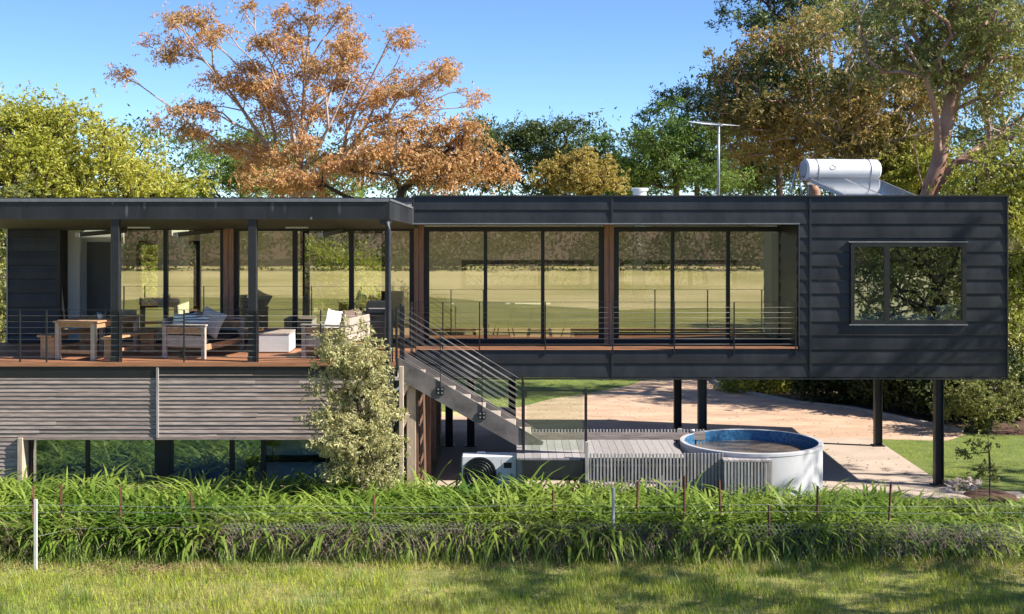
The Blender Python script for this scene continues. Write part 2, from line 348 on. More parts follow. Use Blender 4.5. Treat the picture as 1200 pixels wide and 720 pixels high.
mat('lawn', (.10,.15,.03), .95, .3, 3, col2=(.20,.24,.055), bump=.3)
mat('paddock', (.13,.17,.035), .95, .3, 1.2, col2=(.36,.31,.13), bump=.3)
sheet('lawn', [(8.60,-2.4),(30,-2.4),(30,6.3),(8.60,6.3)], .0022, 'lawn')
sheet('lawn', [(4,-2.4),(8.601,-2.4),(8.601,-.9),(4,-.9)], .0022, 'lawn')
sheet('lawn', [(-12,9.7),(-1,9.7),(4,13),(6.5,20),(5,26),(-20,26)], .0022, 'lawn')
sheet('paddock', [(-14,-12),(14,-12),(14,-5.2),(-14,-5.2)], .0022, 'paddock')
mat('pasture', (.15,.17,.035), .95, .3, .35, (1,2,1), col2=(.34,.31,.10), bump=.3)
sheet('pasture', [(x, -12.001) for x in (60,-60)]+[(x, -44+5*math.sin(x*.13)+2*math.sin(x*.41)) for x in range(-60,61,5)], .0022, 'pasture')
sheet('forest_floor', [(-200,-300),(200,-300),(200,-84),(-200,-84)], .0022, 'mulch')
sheet('forest_floor', [(-200,44),(200,44),(200,260),(-200,260)], .0022, 'mulch')
# ------------------------------------------------------------------ house
house = thing('house', (0,3,0), 'long black clad house raised on steel posts with full-height glazing', 'house')
LAP = 16.35*CAMD/F
ZT = PZ(230.3, CAMD)
def lap_board(x0, x1, z0, z1, ztop, y=0., fl=.022, m='cladding', parent=house, axis='x'):
    """weatherboard: bottom edge proud, clipped to z0..z1"""
    b = MB(); th = lambda z: .006+fl*min(1, max(0, (ztop-z)/LAP))**.8
    zs = [z1, z1-(z1-z0)*.12, z1-(z1-z0)*.5, z0+.010, z0]
    o = [th(z1), th(z1)+.003, th(z1-(z1-z0)*.5)+.003, th(z0)+.002, th(z0)-.004]
    V = []; n = len(zs)
    for x in (x0, x1):
        for z, e in zip(zs, o): V.append((x, y-e, z))
        V.append((x, y+.01, z0)); V.append((x, y+.01, z1))
    k = n+2; Fs = [(i, i+1, i+1+k, i+k) for i in range(k-1)]+[(k-1, 0, k, 2*k-1)]+[tuple(range(k))[::-1], tuple(range(k, 2*k))]
    if axis == 'y': V = [(y-(b_-y) if False else b_, a, c) for a, b_, c in V]
    b.add(V, Fs); return b.build('board', m, parent)
fx = lambda x: PX(x, CAMD)
XS0, XS1, XS2, XR, XB = fx(484), fx(717), fx(949), fx(1180), fx(935.5)
WX0, WX1, WZ0, WZ1 = fx(996), fx(1131), PZ(379.5, CAMD), PZ(285, CAMD)
for k in range(13):
    zt = ZT-k*LAP; zb = zt-LAP
    if k == 12: zb = PZ(442.5, CAMD)
    segs = []
    if k in (0, 1): segs += [(XS0+.025, XS1-.025), (XS1+.025, XS2-.025)]
    elif k in (11, 12): segs += [(fx(487), XS1-.025), (XS1+.025, XS2-.025)]
    else: segs += [(XB+.02, XS2-.025)]
    for a, b_ in segs: lap_board(a, b_, zb+.002, zt-.002, zt)
    a, b_ = XS2+.025, XR-.02
    if zt <= WZ0 or zb >= WZ1: lap_board(a, b_, zb+.002, zt-.002, zt)
    else:
        lap_board(a, WX0-.01, zb+.002, zt-.002, zt); lap_board(WX1+.01, b_, zb+.002, zt-.002, zt)
        if zt > WZ1+.02: lap_board(WX0-.008, WX1+.008, WZ1+.045, zt-.002, zt)
        if zb < WZ0-.02: lap_board(WX0-.008, WX1+.008, zb+.002, WZ0-.03, zt)
zb_box = PZ(443, CAMD)
for x, z0, z1 in ((XS0, PZ(262,CAMD), ZT), (XS1, PZ(262,CAMD), ZT), (XS2, zb_box, ZT), (XS1, zb_box, PZ(409.5,CAMD))):
    BOX('cover_strip', 'cladding', house, x-.022, x+.022, -.042, .01, z0, z1-.004, c=.006)
BOX('corner_trim', 'cladding', house, XR-.02, XR+.012, -.045, .01, zb_box, ZT-.003, c=.006)
BOX('corner_trim', 'cladding', house, XB-.01, XB+.02, -.043, .012, PZ(406,CAMD), PZ(263.2,CAMD), c=.006)
BOX('drip_edge', 'flashing', house, XS0, XB+.02, -.05, .015, PZ(263.0,CAMD), PZ(261.6,CAMD))
BOX('drip_edge', 'cladding', house, fx(487), XR+.014, -.046, .02, zb_box-.03, zb_box+.001)
# carcass: solid shells of the raised box
YB = 6.5; YG = 1.8; FZ = 2.69; DG = YG+CAMD
XL = PX(10, DG)
ADDED_SKY = [(-8.8,-6.4,2.4,4.3),(-4.8,-2.4,2.4,4.3),(-1.4,1.6,2.3,4.4),(2.4,5.2,2.3,4.4)]  # unseen roof openings, added to bring more light into the rooms
def slab_holes(name, m, x0, x1, y0, y1, z0, z1):
    xs = sorted({x0, x1, *[h[0] for h in ADDED_SKY], *[h[1] for h in ADDED_SKY]}); ys = sorted({y0, y1, *[h[2] for h in ADDED_SKY], *[h[3] for h in ADDED_SKY]}); b = MB()
    for i in range(len(xs)-1):
        for j in range(len(ys)-1):
            cx, cy = (xs[i]+xs[i+1])/2, (ys[j]+ys[j+1])/2
            if not any(h[0] < cx < h[1] and h[2] < cy < h[3] for h in ADDED_SKY): b.box(xs[i], xs[i+1], ys[j], ys[j+1], z0, z1)
    return b.build(name, m, house)
slab_holes('roof', 'flashing', XL-.03, XR+.02, YG-.05, YB+.1, 5.602, 5.64)
for h in ADDED_SKY:
    b = MB(); b.box(h[0]-.06, h[1]+.06, h[2]-.06, h[2]-.002, 5.642, 5.70); b.box(h[0]-.06, h[1]+.06, h[3]+.002, h[3]+.06, 5.642, 5.70); b.box(h[0]-.06, h[0]-.002, h[2]-.002, h[3]+.002, 5.642, 5.70); b.box(h[1]+.002, h[1]+.06, h[2]-.002, h[3]+.002, 5.642, 5.70)
    f = b.build('added_skylight', 'black_metal', house); BOX('pane', 'clear_glass', f, h[0]-.03, h[1]+.03, h[2]-.03, h[3]+.03, 5.702, 5.71)  # frame and glass over each added opening
BOX('roof', 'flashing', house, XS0+.01, XR-.001, .30, YG-.054, 5.40, 5.64)
BOX('parapet', 'cladding', house, XS0+.01, XR-.001, .012, .298, 5.40, 5.755)
BOX('parapet', 'cladding', house, XR-.10, XR-.002, .30, YB+.09, 5.64, 5.755)
BOX('parapet', 'cladding', house, XL-.02, XS0, YG-.06, YG+.1, 5.645, 5.757)
BOX('roof_flashing', 'cladding', house, XS0-.01, XR+.018, -.055, .06, ZT-.005, ZT+.022)
slab_holes('ceiling', 'ceiling_paint', XL+.13, XR-.1, YG+.11, YB-.141, 5.42, 5.44)
BOX('soffit', 'soffit', house, XS0+.02, XB-.012, .016, YG-.01, PZ(262.5,CAMD)+.005, 5.39)
BOX('floor', 'interior_floor', house, XL+.05, XR-.02, YG-.04, YB-.02, 2.30, 2.672)
BOX('underside', 'cladding', house, -1.9, XR-.002, .012, YB, PZ(442.6,CAMD), 2.296)
BOX('side_wall', 'cladding', house, XR-.09, XR-.003, .012, YB, 2.30, 5.598)
BOX('reveal_wall', 'cladding', house, XB-.006, XB+.10, .013, YG+.3, 2.68, 5.398)
for k in range(9):                                        # boards of the dark reveal, facing left
    z1 = 5.33-k*LAP
    b = MB(); b.add([(XB-.012,.02,z1-LAP+.006),(XB-.034,.02,z1-LAP+.006),(XB-.014,.02,z1),(XB-.012,.02,z1),(XB-.012,YG-.02,z1-LAP+.006),(XB-.034,YG-.02,z1-LAP+.006),(XB-.014,YG-.02,z1),(XB-.012,YG-.02,z1)],
        [(0,1,2,3),(7,6,5,4),(0,4,5,1),(1,5,6,2),(2,6,7,3),(3,7,4,0)]); b.build('board', 'cladding', house)
# left clad wall under the canopy
zt = PZ(262, DG); LL = .295
for k in range(9):
    a = zt-k*LL; lap_board(XL, PX(69.5, DG), max(a-LL+.002, 2.70), a-.002, a, y=YG-.01)
BOX('wall', 'cladding', house, XL, PX(69.5,DG), YG+.0, YG+.16, 2.30, 5.598)
BOX('side_wall', 'cladding', house, XL, XL+.12, YG+.162, YB, 2.30, 5.598)
BOX('corner_trim', 'flashing', house, XL-.03, XL+.0, YG-.05, YG+.02, 2.70, zt)
# rear wall with the long slot windows and the open glazed corner
def wall_with_holes(x0, x1, z0, z1, y0, y1, holes, m, name='rear_wall'):
    xs = sorted({x0, x1, *[h[0] for h in holes], *[h[1] for h in holes]}); zs = sorted({z0, z1, *[h[2] for h in holes], *[h[3] for h in holes]}); b = MB()
    for i in range(len(xs)-1):
        for j in range(len(zs)-1):
            cx, cz = (xs[i]+xs[i+1])/2, (zs[j]+zs[j+1])/2
            if not any(h[0] < cx < h[1] and h[2] < cz < h[3] for h in holes): b.box(xs[i], xs[i+1], y0, y1, zs[j], zs[j+1])
    return b.build(name, m, house)
DR = YB-.1+CAMD
slots = [(PX(541,DR), PX(696,DR), PZ(339,DR), PZ(305,DR)), (PX(726,DR), PX(863,DR), PZ(339,DR), PZ(305,DR)), (PX(352,DR), PX(452,DR), 2.80, 4.98), (PX(160,DR), PX(235,DR), 3.0, 4.7), (6.3, 8.2, 3.3, 4.7)]
wall_with_holes(XL+.121, XR-.091, 2.673, 5.419, YB-.14, YB, slots, 'interior_wall')
def window(x0, x1, z0, z1, y, fr=.05, dep=.09, pane='window_glass', mull=(), last=None, name='window', sill=False, parent=house, fm='black_metal', mw=None):
    """frame ring with mullions and one pane per light"""
    b = MB(); mw = mw or fr
    b.box(x0, x1, y-dep/2, y+dep/2, z0, z0+fr); b.box(x0, x1, y-dep/2, y+dep/2, z1-fr, z1)
    b.box(x0, x0+fr, y-dep/2, y+dep/2, z0+fr, z1-fr); b.box(x1-fr, x1, y-dep/2, y+dep/2, z0+fr, z1-fr)
    for mx in mull: b.box(mx-mw/2, mx+mw/2, y-dep/2, y+dep/2, z0+fr, z1-fr)
    f = b.build(name, fm, parent)
    ed = [x0+fr]+[e for mx in mull for e in (mx-mw/2, mx+mw/2)]+[x1-fr]
    for i in range(0, len(ed), 2): BOX('pane', last if last and i == len(ed)-2 else pane, f, ed[i], ed[i+1], y-.006, y+.006, z0+fr, z1-fr)
    return f
for h in slots: window(h[0], h[1], h[2], h[3], YB-.07, .10, .12, 'clear_glass', mull=[(h[0]+h[1])/2+.3] if h[1]-h[0] > 2.5 else [])
# big glazing: px edges at the glass line
gx = lambda x: PX(x, DG)
GZ0, GZ1 = FZ-.01, PZ(266.0, DG)
window(gx(497.5), gx(707), GZ0, GZ1, YG, .10, .12, mull=[gx(569), gx(636)], name='glazed_door', mw=.075)
window(gx(719.5), gx(918), GZ0, GZ1, YG, .10, .12, mull=[gx(788), gx(853)], name='glazed_door', mw=.075)
fd = window(gx(67.5), gx(137), GZ0, GZ1, YG, .07, .12, name='door_frame')
for o in list(fd.children): bpy.data.objects.remove(o)      # the slider stands open here
window(gx(137.3), gx(262.5), GZ0, GZ1, YG, .07, .12, mull=[gx(194.5)], name='glazed_door', mw=.085)
window(gx(275.5), gx(485), GZ0, GZ1, YG, .09, .12, mull=[gx(346), gx(412)], name='glazed_door', mw=.10)
for a, b_ in ((263.2, 275), (485.5, 497), (707.4, 719)):   # cedar clad columns, two boards each
    xm = (a+b_)/2
    BOX('cedar_column', 'cedar', house, gx(a), gx(xm)-.003, YG-.14, YG+.1, FZ-.015, PZ(262.6,CAMD)-.0 if a > 400 else 5.09, c=.006)
    BOX('cedar_column', 'cedar', house, gx(xm)+.003, gx(b_), YG-.14, YG+.1, FZ-.015, PZ(262.6,CAMD)-.0 if a > 400 else 5.09, c=.006)
BOX('head_strip', 'pale_timber', house, XL+.3, XS0, YG-.03, YG+.05, GZ1+.008, GZ1+.035)
BOX('head_beam', 'black_metal', house, XL+.12, XR-.1, YG-.02, YG+.10, GZ1+.037, 5.42)
BOX('reveal_curtain', 'curtain', house, gx(906), gx(916), YG+.12, YG+.17, FZ, 5.0)
# right hand window
w1 = window(WX0, WX1, WZ0, WZ1, -.025, .075, .11, 'dark_glass', mull=[fx(1038.5)], mw=.10)
BOX('sill', 'flashing', w1, WX0-.03, WX1+.03, -.085, -.01, WZ0-.028, WZ0-.003)
BOX('head_flashing', 'flashing', w1, WX0-.04, WX1+.04, -.075, -.01, WZ1+.012, WZ1+.035)
# balcony edge, boards along the recess
for k in range(11):
    BOX('deck_board', 'deck_timber', house, fx(488), XB-.045, .02+k*.155, .02+k*.155+.15, FZ-.05, FZ-.013+.001*(k % 2))
BOX('edge_board', 'deck_timber', house, fx(487), fx(934), -.05, .012, PZ(408.6,CAMD), PZ(406.2,CAMD))
# steel posts of the raised wing
for i, (x, y, base) in enumerate(((8.48,.15,.03),(8.44,4.5,.03),(3.78,.15,.03),(3.82,4.5,.03),(-.95,4.5,.03),(-1.45,4.5,.03),(.0,6.1,.03))):
    b = MB(); s_ = .078                                    # rolled column: flanges and web
    for a in (-1, 1): b.box(x+a*s_-.008, x+a*s_+.008, y-.08, y+.08, base, PZ(442.6,CAMD)-.002)
    b.box(x-s_+.009, x+s_-.009, y-.012, y+.012, base, PZ(442.6,CAMD)-.002)
    p = b.build('steel_post', 'steel_post', house)
    BOX('base_plate', 'steel_post', p, x-.14, x+.14, y-.14, y+.14, base, base+.018)

# ---- canopy
can = []
XC = -2.30; YC = -1.6
b = MB(); Zf1, Zf0, Zb1, Zb0 = 5.725, 5.355, 5.56, 5.235
XE = XS0-.03
b.add([(-11.6,YC,Zf0),(XC,YC,Zf0),(XE,-.06,Zb0),(XE,.0,Zb0-.01),(XE,YG-.10,5.10),(-11.6,YG-.10,5.10),
       (-11.6,YC,Zf1),(XC,YC,Zf1),(XE,-.06,Zb1),(XE,.0,Zb1),(XE,YG-.10,5.595),(-11.6,YG-.10,5.595)],
      [(0,6,7,1),(1,7,8,2),(2,8,9,3),(3,9,10,4),(4,10,11,5),(5,11,6,0),(6,11,10,9,8,7),(0,1,2,3,4,5)])
cn = b.build('canopy', 'soffit', house)
jx = [-11.6, -9.1, -6.9, -4.55, XC]
for i in range(4): BOX('fascia', 'fascia', cn, jx[i]+.002, jx[i+1]-.002, YC-.022, YC-.002, Zf0-.006, Zf1-.05)
BOX('gutter_lip', 'flashing', cn, -11.6, XC+.005, YC-.05, YC+.1, Zf1-.048, Zf1+.012)
b = MB(); e = np.array((XE-XC, -.06-YC, 0)); e /= np.linalg.norm(e); nn = np.array((e[1], -e[0], 0))
p0 = np.array((XC,YC,0))+nn*.004; p1 = np.array((XE,-.06,0))+nn*.004
def quadbar(b, a, c, n_, z): b.add([a+(0,0,z[0]), c+(0,0,z[1]), c+(0,0,z[3]), a+(0,0,z[2]), a+n_+(0,0,z[0]), c+n_+(0,0,z[1]), c+n_+(0,0,z[3]), a+n_+(0,0,z[2])], [(3,2,1,0),(4,5,6,7),(0,1,5,4),(1,2,6,5),(2,3,7,6),(3,0,4,7)])
quadbar(b, p0, p1, nn*.018, (Zf0-.006, Zb0-.006, Zf1-.03, Zb1-.03)); b.build('fascia', 'fascia', cn)
b = MB(); quadbar(b, p0, p1, nn*.035, (Zf1-.028, Zb1-.028, Zf1+.012, Zb1+.012)); quadbar(b, p1-e*.03, p1, nn*.035, (Zb0-.01, Zb0-.01, Zb1-.03, Zb1-.03)); b.build('edge_flashing', 'flashing', cn)
DD = 25.42                                                # distance of the deck edge line
dx = lambda x: PX(x, DD)
for x in (134.5, 295.5):
    X = dx(x); b = MB(); b.cbox(X-.078, X+.078, YC+.02, YC+.17, 2.60, 5.40, c=.008); pp = b.build('canopy_post', 'steel_post', house)
    BOX('base_bracket', 'steel_post', pp, X-.085, X+.085, YC-.0, YC+.018, 2.66, 2.80)
for x in (90, 205, 375): BOX('rafter', 'soffit', cn, dx(x)-.04, dx(x)+.04, YC+.03, YG-.2, 5.02, 5.10)
for x in (163, 348):                                       # slim tube lights under the canopy
    q = P(x, 266, 27.2); BOX('strip_light', 'white_paint', cn, q[0]-.22, q[0]+.22, .16, .24, q[2]-.03, q[2]+.0)
b = MB(); X = dx(455)
b.tube([(X,YC+.25,5.30),(X,YC+.12,5.32),(X,YC+.0,5.27),(X,YC-.035,5.15),(X,YC-.035,.35)], .055, 12); dp = b.build('downpipe', 'steel_post', house, smooth=60)
for z in (4.6, 3.3, 2.35): 
    b = MB(); b.lathe((X,YC-.035,z), [(.055,0),(.064,0),(.064,.04),(.055,.04)], 12); b.build('clip', 'steel_post', dp)
BOX('gutter_box', 'black_metal', cn, X-.16, X+.05, YC+.0, YC+.16, 5.25, 5.348)

# ---- deck platform, its slatted wall and lower windows
XDL, XDR = -11.4, dx(462)
for k in range(24):
    y = YC-.02+.02+k*.142
    if y > YG-.09: break
    cuts = [XDL, XDL+2.2+random.random()*3, XDR-1.2-random.random()*2.6, (XDR if y < -.02 else fx(486))]
    for a, b_ in zip(cuts[:-1], cuts[1:]):
        BOX('deck_board', 'deck_timber', house, a+.002, b_-.002, y, y+.136, FZ-.03, FZ+.0015*(k % 3))
BOX('deck_edge', 'deck_timber', house, XDL, XDR+.03, YC-.024, YC-.004, PZ(429.3,DD), FZ+.004)
BOX('deck_frame', 'black_metal', house, XDL, XDR, YC+.0, YG+.1, 2.40, FZ-.034)
ZW0 = PZ(512.5, DD)
nS = 17; sh = (PZ(430.5, DD)-ZW0)/nS
BOX('wall_backing', 'black_metal', house, XDL, XDR, YC+.04, YC+.14, ZW0, 2.398)
XM = dx(185)
def slat_row(z0, x0, x1, nmax=2):
    cuts = [x0]+sorted(random.uniform(x0+.6, x1-.6) for _ in range(random.randint(0, nmax)))+[x1] if x1-x0 > 1.5 else [x0, x1]
    for a, b_ in zip(cuts[:-1], cuts[1:]):
        pr = random.uniform(-.004, .005); b = MB()
        b.add([(a+.001,YC+.036,z0+.004),(b_-.001,YC+.036,z0+.004),(b_-.001,YC+.002-pr,z0+.004),(a+.001,YC+.002-pr,z0+.004),
               (a+.001,YC+.036,z0+sh-.004),(b_-.001,YC+.036,z0+sh-.004),(b_-.001,YC+.016-pr,z0+sh-.004),(a+.001,YC+.016-pr,z0+sh-.004)],
              [(0,1,2,3),(7,6,5,4),(3,2,6,7),(1,0,4,5),(0,3,7,4),(2,1,5,6)])
        b.build('slat', 'grey_timber', house)
for k in range(nS):
    z = ZW0+k*sh
    slat_row(z, XDL, XM-.022); slat_row(z, XM+.022, XDR-.01)
XJ = dx(25.5)
for k in range(16): slat_row(ZW0-(k+1)*sh, XDL, XJ-.07, 1)
BOX('wall_backing', 'black_metal', house, XDL, XJ-.06, YC+.04, YC+.14, .02, ZW0-.002)
BOX('batten', 'grey_timber_up', house, XM-.022, XM+.022, YC-.028, YC+.03, ZW0-.01, PZ(430.8,DD), c=.004)
BOX('jamb', 'pale_timber', house, XJ-.055, XJ+.035, YC-.06, YC+.35, .02, ZW0-.004, c=.004)
BOX('lintel', 'grey_timber', house, XJ+.036, XDR, YC-.012, YC+.3, ZW0-.045, ZW0-.003)
YW = YC+.32; DW = YW+CAMD; wx = lambda x: PX(x, DW)
window(XJ+.05, wx(185), .35, ZW0-.05, YW, .05, .09, 'dark_glass', mull=[wx(103)], mw=.07)
BOX('window_post', 'black_metal', house, wx(185)+.002, wx(200), YW-.05, YW+.05, .1, ZW0-.05)
window(wx(200)+.002, wx(388), .35, ZW0-.05, YW, .05, .09, 'dark_glass', mull=[wx(272), wx(309)], mw=.09, last='clear_glass')
BOX('sill_wall', 'grey_timber', house, XJ+.04, XDR-.1, YC+.1, YC+.25, .0, .348)
BOX('pier', 'cladding', house, wx(388)+.002, XDR-.05, YC+.15, YC+.45, .0, ZW0-.05)
# lower room
BOX('lower_wall', 'blue_wall', house, XDL+.3, -1.9, -.2, -.1, .0, 2.29)
BOX('lower_floor', 'interior_floor', house, XDL+.3, -1.9, YC+.46, 1.6, .002, .05)
BOX('lower_ceiling', 'ceiling_paint', house, XDL+.3, -1.9, YC+.4, 1.6, 2.30, 2.36)
BOX('lower_side_wall', 'interior_wall', house, XDL+.2, XDL+.299, YC+.2, 1.7, .0, 2.39)
# diagonal-slatted end wall below the stair, with pale timber posts
XW = -1.72
BOX('end_wall', 'cedar_dark', house, XW-.12, XW-.03, YC+.15, YB, .03, 2.29)
b = MB()
n = 0
for k in range(90):                                        # slats laid diagonally on the end wall
    y0 = -3.2+k*.115
    z0, z1, ya, yb = .05, 2.26, y0, y0+2.21*.85
    if ya < -1.35: z0 += (-1.35-ya)/.85; ya = -1.35
    if yb > YB-.05: z1 -= (yb-(YB-.05))/.85; yb = YB-.05
    if z1-z0 < .1: continue
    q = MB(); q.beam((XW-.018,ya,z0), (XW-.018,yb,z1), .07, .022, up=(1,0,0)); q.build('slat', 'cedar_dark', house)
for x, y in ((dx(481.5), YC+.16), (dx(470.5), YC-.02)):
    BOX('timber_post', 'pale_timber', house, x-.085 if y > -1.5 else x-.04, x+.085 if y > -1.5 else x+.04, y-.05, y+.06, .03, 2.38 if y > -1.5 else 2.62, c=.006)
for y in (.9, 2.6, 4.6): BOX('wall_post', 'cedar', house, XW-.02, XW+.06, y-.07, y+.07, .03, 2.18, c=.006)
b = MB(); b.beam((dx(465),YC+.06,1.9), (dx(478),YC+.06,2.3), .05, .09); b.beam((dx(465),YC+.06,1.3), (dx(478),YC+.06,1.72), .05, .09); b.build('brace', 'pale_timber', house)

# ------------------------------------------------------------------ rails
def cable_rail(t, pts, zb, zt, ncab, posts, name_top='top_rail', th=.0019, topr=.014):
    """straight run pts[0]->pts[1]; posts are fractions along it"""
    a, b_ = np.array(pts[0], float), np.array(pts[1], float)
    at = lambda f, z: np.array((*(a+(b_-a)*f)[:2], (a+(b_-a)*f)[2]+z))
    for f in posts:
        q = MB(); p = at(f, 0); q.box(p[0]-.011, p[0]+.011, p[1]-.022, p[1]+.022, p[2]-.10, p[2]+zt-.004); q.build('post', 'black_metal', t)
    q = MB(); q.beam(at(0,zt), at(1,zt), .022, .008); q.build(name_top, 'steel_post', t)
    for k in range(ncab):
        z = zb+(zt-zb)*k/ncab
        q = MB(); q.tube([at(0,z), at(1,z)], th, 5); q.build('cable', 'cable_steel', t, smooth=True)
r1 = thing('cable_balustrade', (dx(230),YC,FZ), 'black cable balustrade along the front edge of the timber deck', 'balustrade')
span = dx(461)-(-11.4)
cable_rail(r1, [(-11.4,YC-.0,FZ),(dx(461),YC-.0,FZ)], .10, PZ(363.3,DD)-FZ, 8, [(dx(x)+11.4)/span for x in (24, 55, 142.5, 216, 302.5, 376, 460)])
r2 = thing('cable_balustrade', (fx(700),-.03,FZ), 'thin cable balustrade in front of the recessed glazing of the raised wing', 'balustrade')
a0, a1 = fx(487), fx(934)
cable_rail(r2, [(a0,-.03,2.76),(a1,-.03,2.76)], .10, PZ(354,CAMD)-2.76, 8, [(fx(x)-a0)/(a1-a0) for x in (487.5, 519, 562, 639, 718, 790, 860, 932)], th=.0017, topr=.012)
r3 = thing('cable_balustrade', (fx(478),-.8,FZ), 'short return of cable balustrade at the top of the stair', 'balustrade')
cable_rail(r3, [(fx(483.5),-.03,FZ),(fx(483.5),-.42,FZ)], .10, 1.0, 8, (0, 1))

# ------------------------------------------------------------------ staircase
YS0, YS1 = -1.58, -.62
st = thing('staircase', (-.7,-1.1,1.15), 'open straight staircase with weathered stringers dropping from deck to pool platform', 'staircase')
ZD = 1.15                                                  # pool platform level
topx, botx = dx(469), dx(637)
def stringer(y, th):
    b = MB(); x0, x1 = topx-.03, botx; zt0 = 2.78; sl_ = (ZD+.06-zt0)/(x1-x0); dz = .40
    V = [(x0,zt0),(x1,ZD+.06),(x1-.02,ZD+.005),(x1-.30,ZD+.005),(x1-.42,ZD-.06),(x0,zt0-dz)]
    V = [(a, y+s_, c) for s_ in (-th/2, th/2) for a, c in V]; n = 6
    b.add(V, [tuple(range(n)), tuple(range(2*n-1, n-1, -1))]+[((i+1) % n, i, i+n, (i+1) % n+n) for i in range(n)])
    return b.build('stringer', 'stair_steel', st)
s1 = stringer(YS0, .05); stringer(YS1, .05)
nT = 8
for k in range(nT):
    f = (k+.5)/nT; x = topx+.12+(botx-topx-.35)*f; z = FZ-.17-(FZ-.17-ZD-.10)*f
    BOX('tread', 'weathered_teak', st, x-.15, x+.15, YS0+.03, YS1-.03, z-.05, z, c=.008)
    BOX('tread_bracket', 'galv', st, x-.12, x+.10, YS0+.026, YS0+.032, z-.12, z-.051)
for x in (516, 565):
    X = dx(x); zc = 2.78+(ZD+.06-2.78)*(X-topx+.03)/(botx-topx+.03)-.17
    p = BOX('bracket_plate', 'black_metal', st, X-.065, X+.065, YS0-.05, YS0-.027, zc-.07, zc+.07)
    BOX('newel_rod', 'black_metal', st, X-.008, X+.008, YS0-.045, YS0-.028, zc+.07, zc+1.05)
    b = MB()
    for ax in (-.035, .035):
        for az in (-.035, .035): b.box(X+ax-.012, X+ax+.012, YS0-.06, YS0-.0505, zc+az-.012, zc+az+.012)
    b.build('bolt', 'galv', p)
for y in (YS0-.02, YS1):
    BOX('newel', 'black_metal', st, topx-.09, topx-.045, y-.022, y+.022, 2.42, 3.70, c=.004)
    BOX('newel', 'black_metal', st, dx(613)-.022, dx(613)+.022, y-.022, y+.022, .85 if y < -1 else 1.16, 2.33, c=.004)
    for k in range(8):
        zt_, zb_ = 3.66-k*.115, 2.22-k*.115
        b = MB(); b.tube([(topx-.06,y,zt_),(dx(613),y,zb_)], .0031, 5); b.build('cable', 'cable_steel', st, smooth=True)
BOX('landing_post', 'black_metal', st, dx(470)-.045, dx(470)+.02, -1.1, -1.02, 2.6, 3.69)

# ------------------------------------------------------------------ plunge pool and platform
PC = P(880, 517, 25.3); RT = 83*25.3/F; ZR = 1.25
pl = thing('plunge_pool', (PC[0],PC[1],0), 'round pale rendered plunge pool with blue mosaic lining', 'pool')
b = MB(); b.lathe((PC[0],PC[1],0), [(RT-.02,0),(RT-.012,ZR-.06),(RT,ZR-.055),(RT,ZR-.008),(RT-.008,ZR),(RT-.085,ZR),(RT-.09,ZR-.008),(RT-.09,ZR-.03)], 96); b.build('shell', 'tank_render', pl, smooth=40)
b = MB(); b.lathe((PC[0],PC[1],0), [(RT-.092,ZR-.004),(RT-.092,.25),(.01,.24)], 96); b.build('liner', 'pool_liner', pl, smooth=40)
b = MB(); b.lathe((PC[0],PC[1],0), [(RT-.095,ZR-.21),(.005,ZR-.21)], 64); b.build('water', 'pool_water', pl)
b = MB(); b.tube([(PC[0]-1.0,PC[1]+.80,ZR-.01),(PC[0]-1.0,PC[1]+.80,ZR+.05),(PC[0]-.95,PC[1]+.76,ZR+.06)], .025, 8); b.build('fitting', 'white_enamel', pl, smooth=True)
dk = thing('pool_platform', (2,-2,0), 'small grey decked platform with batten skirts beside the round pool', 'deck')
X0, X1 = dx(640)-.55, PC[0]-RT*.80
for k in range(28):
    x = X0+k*.142
    if x > 3.55: break
    y1 = -1.05; y0 = -2.86
    BOX('deck_board', 'grey_timber_up', dk, x, x+.136, y0, y1, ZD-.03, ZD+.001*(k % 3)) if x < 3.05 else None
YF = -2.90; DF = YF+CAMD
BOX('edge_beam', 'cladding', dk, PX(612,24.1), PX(687,24.1), -2.92, -2.87, ZD-.34, ZD-.034)
def battens(x0, x1, y, z0, z1, step=.0615, wd=.03):
    n = int((x1-x0)/step)
    for k in range(n+1): BOX('batten', 'grey_timber_up', dk, x0+k*step, x0+k*step+wd, y-.018, y+.018, z0+random.uniform(-.004,.004), z1+random.uniform(-.004,.004))
battens(PX(691,DF), PX(847,DF), YF, .30, PZ(531.5,DF)); 
BOX('batten_rail', 'grey_timber', dk, PX(690,DF), PX(848,DF), YF+.02, YF+.05, 1.0, 1.05); BOX('batten_rail', 'grey_timber', dk, PX(690,DF), PX(848,DF), YF+.02, YF+.05, .45, .5)
BOX('corner_post', 'grey_timber_up', dk, PX(685.5,DF), PX(690,DF)-.003, YF-.03, YF+.04, .2, PZ(518,DF), c=.005)
battens(PX(620,26.1), PX(826,26.1), -.90, .35, PZ(503.5,26.1))
BOX('batten_rail', 'grey_timber', dk, PX(620,26.1), PX(826,26.1), -.93, -.92, ZD-.02, ZD+.12)
BOX('corner_post', 'grey_timber_up', dk, PX(794,26.2), PX(799,26.2), -.86, -.80, .2, PZ(503,26.1), c=.005)
YE = -3.12; DE = YE+CAMD
battens(PX(849,DE), PX(903,DE), YE, .25, 1.13, .058)
for k in range(9):
    x = PX(848,DE)+k*.094; BOX('lid_board', 'grey_timber_up', dk, x, x+.089, YE-.02, YE+.52, 1.135, 1.165)
for y in np.arange(YE+.06, YE+.5, .06): BOX('batten', 'grey_timber_up', dk, PX(904.5,DE)-.018, PX(904.5,DE)+.018, y, y+.03, .25, 1.13)
for x in (.1, 1.2, 2.6): BOX('stump', 'grey_timber_up', dk, x, x+.09, -2.7, -2.61, .0, ZD-.032)
gf = thing('pool_fence', (PX(650,24.6),-2.4,ZD), 'frameless glass pool fence panel between two black posts', 'fence')
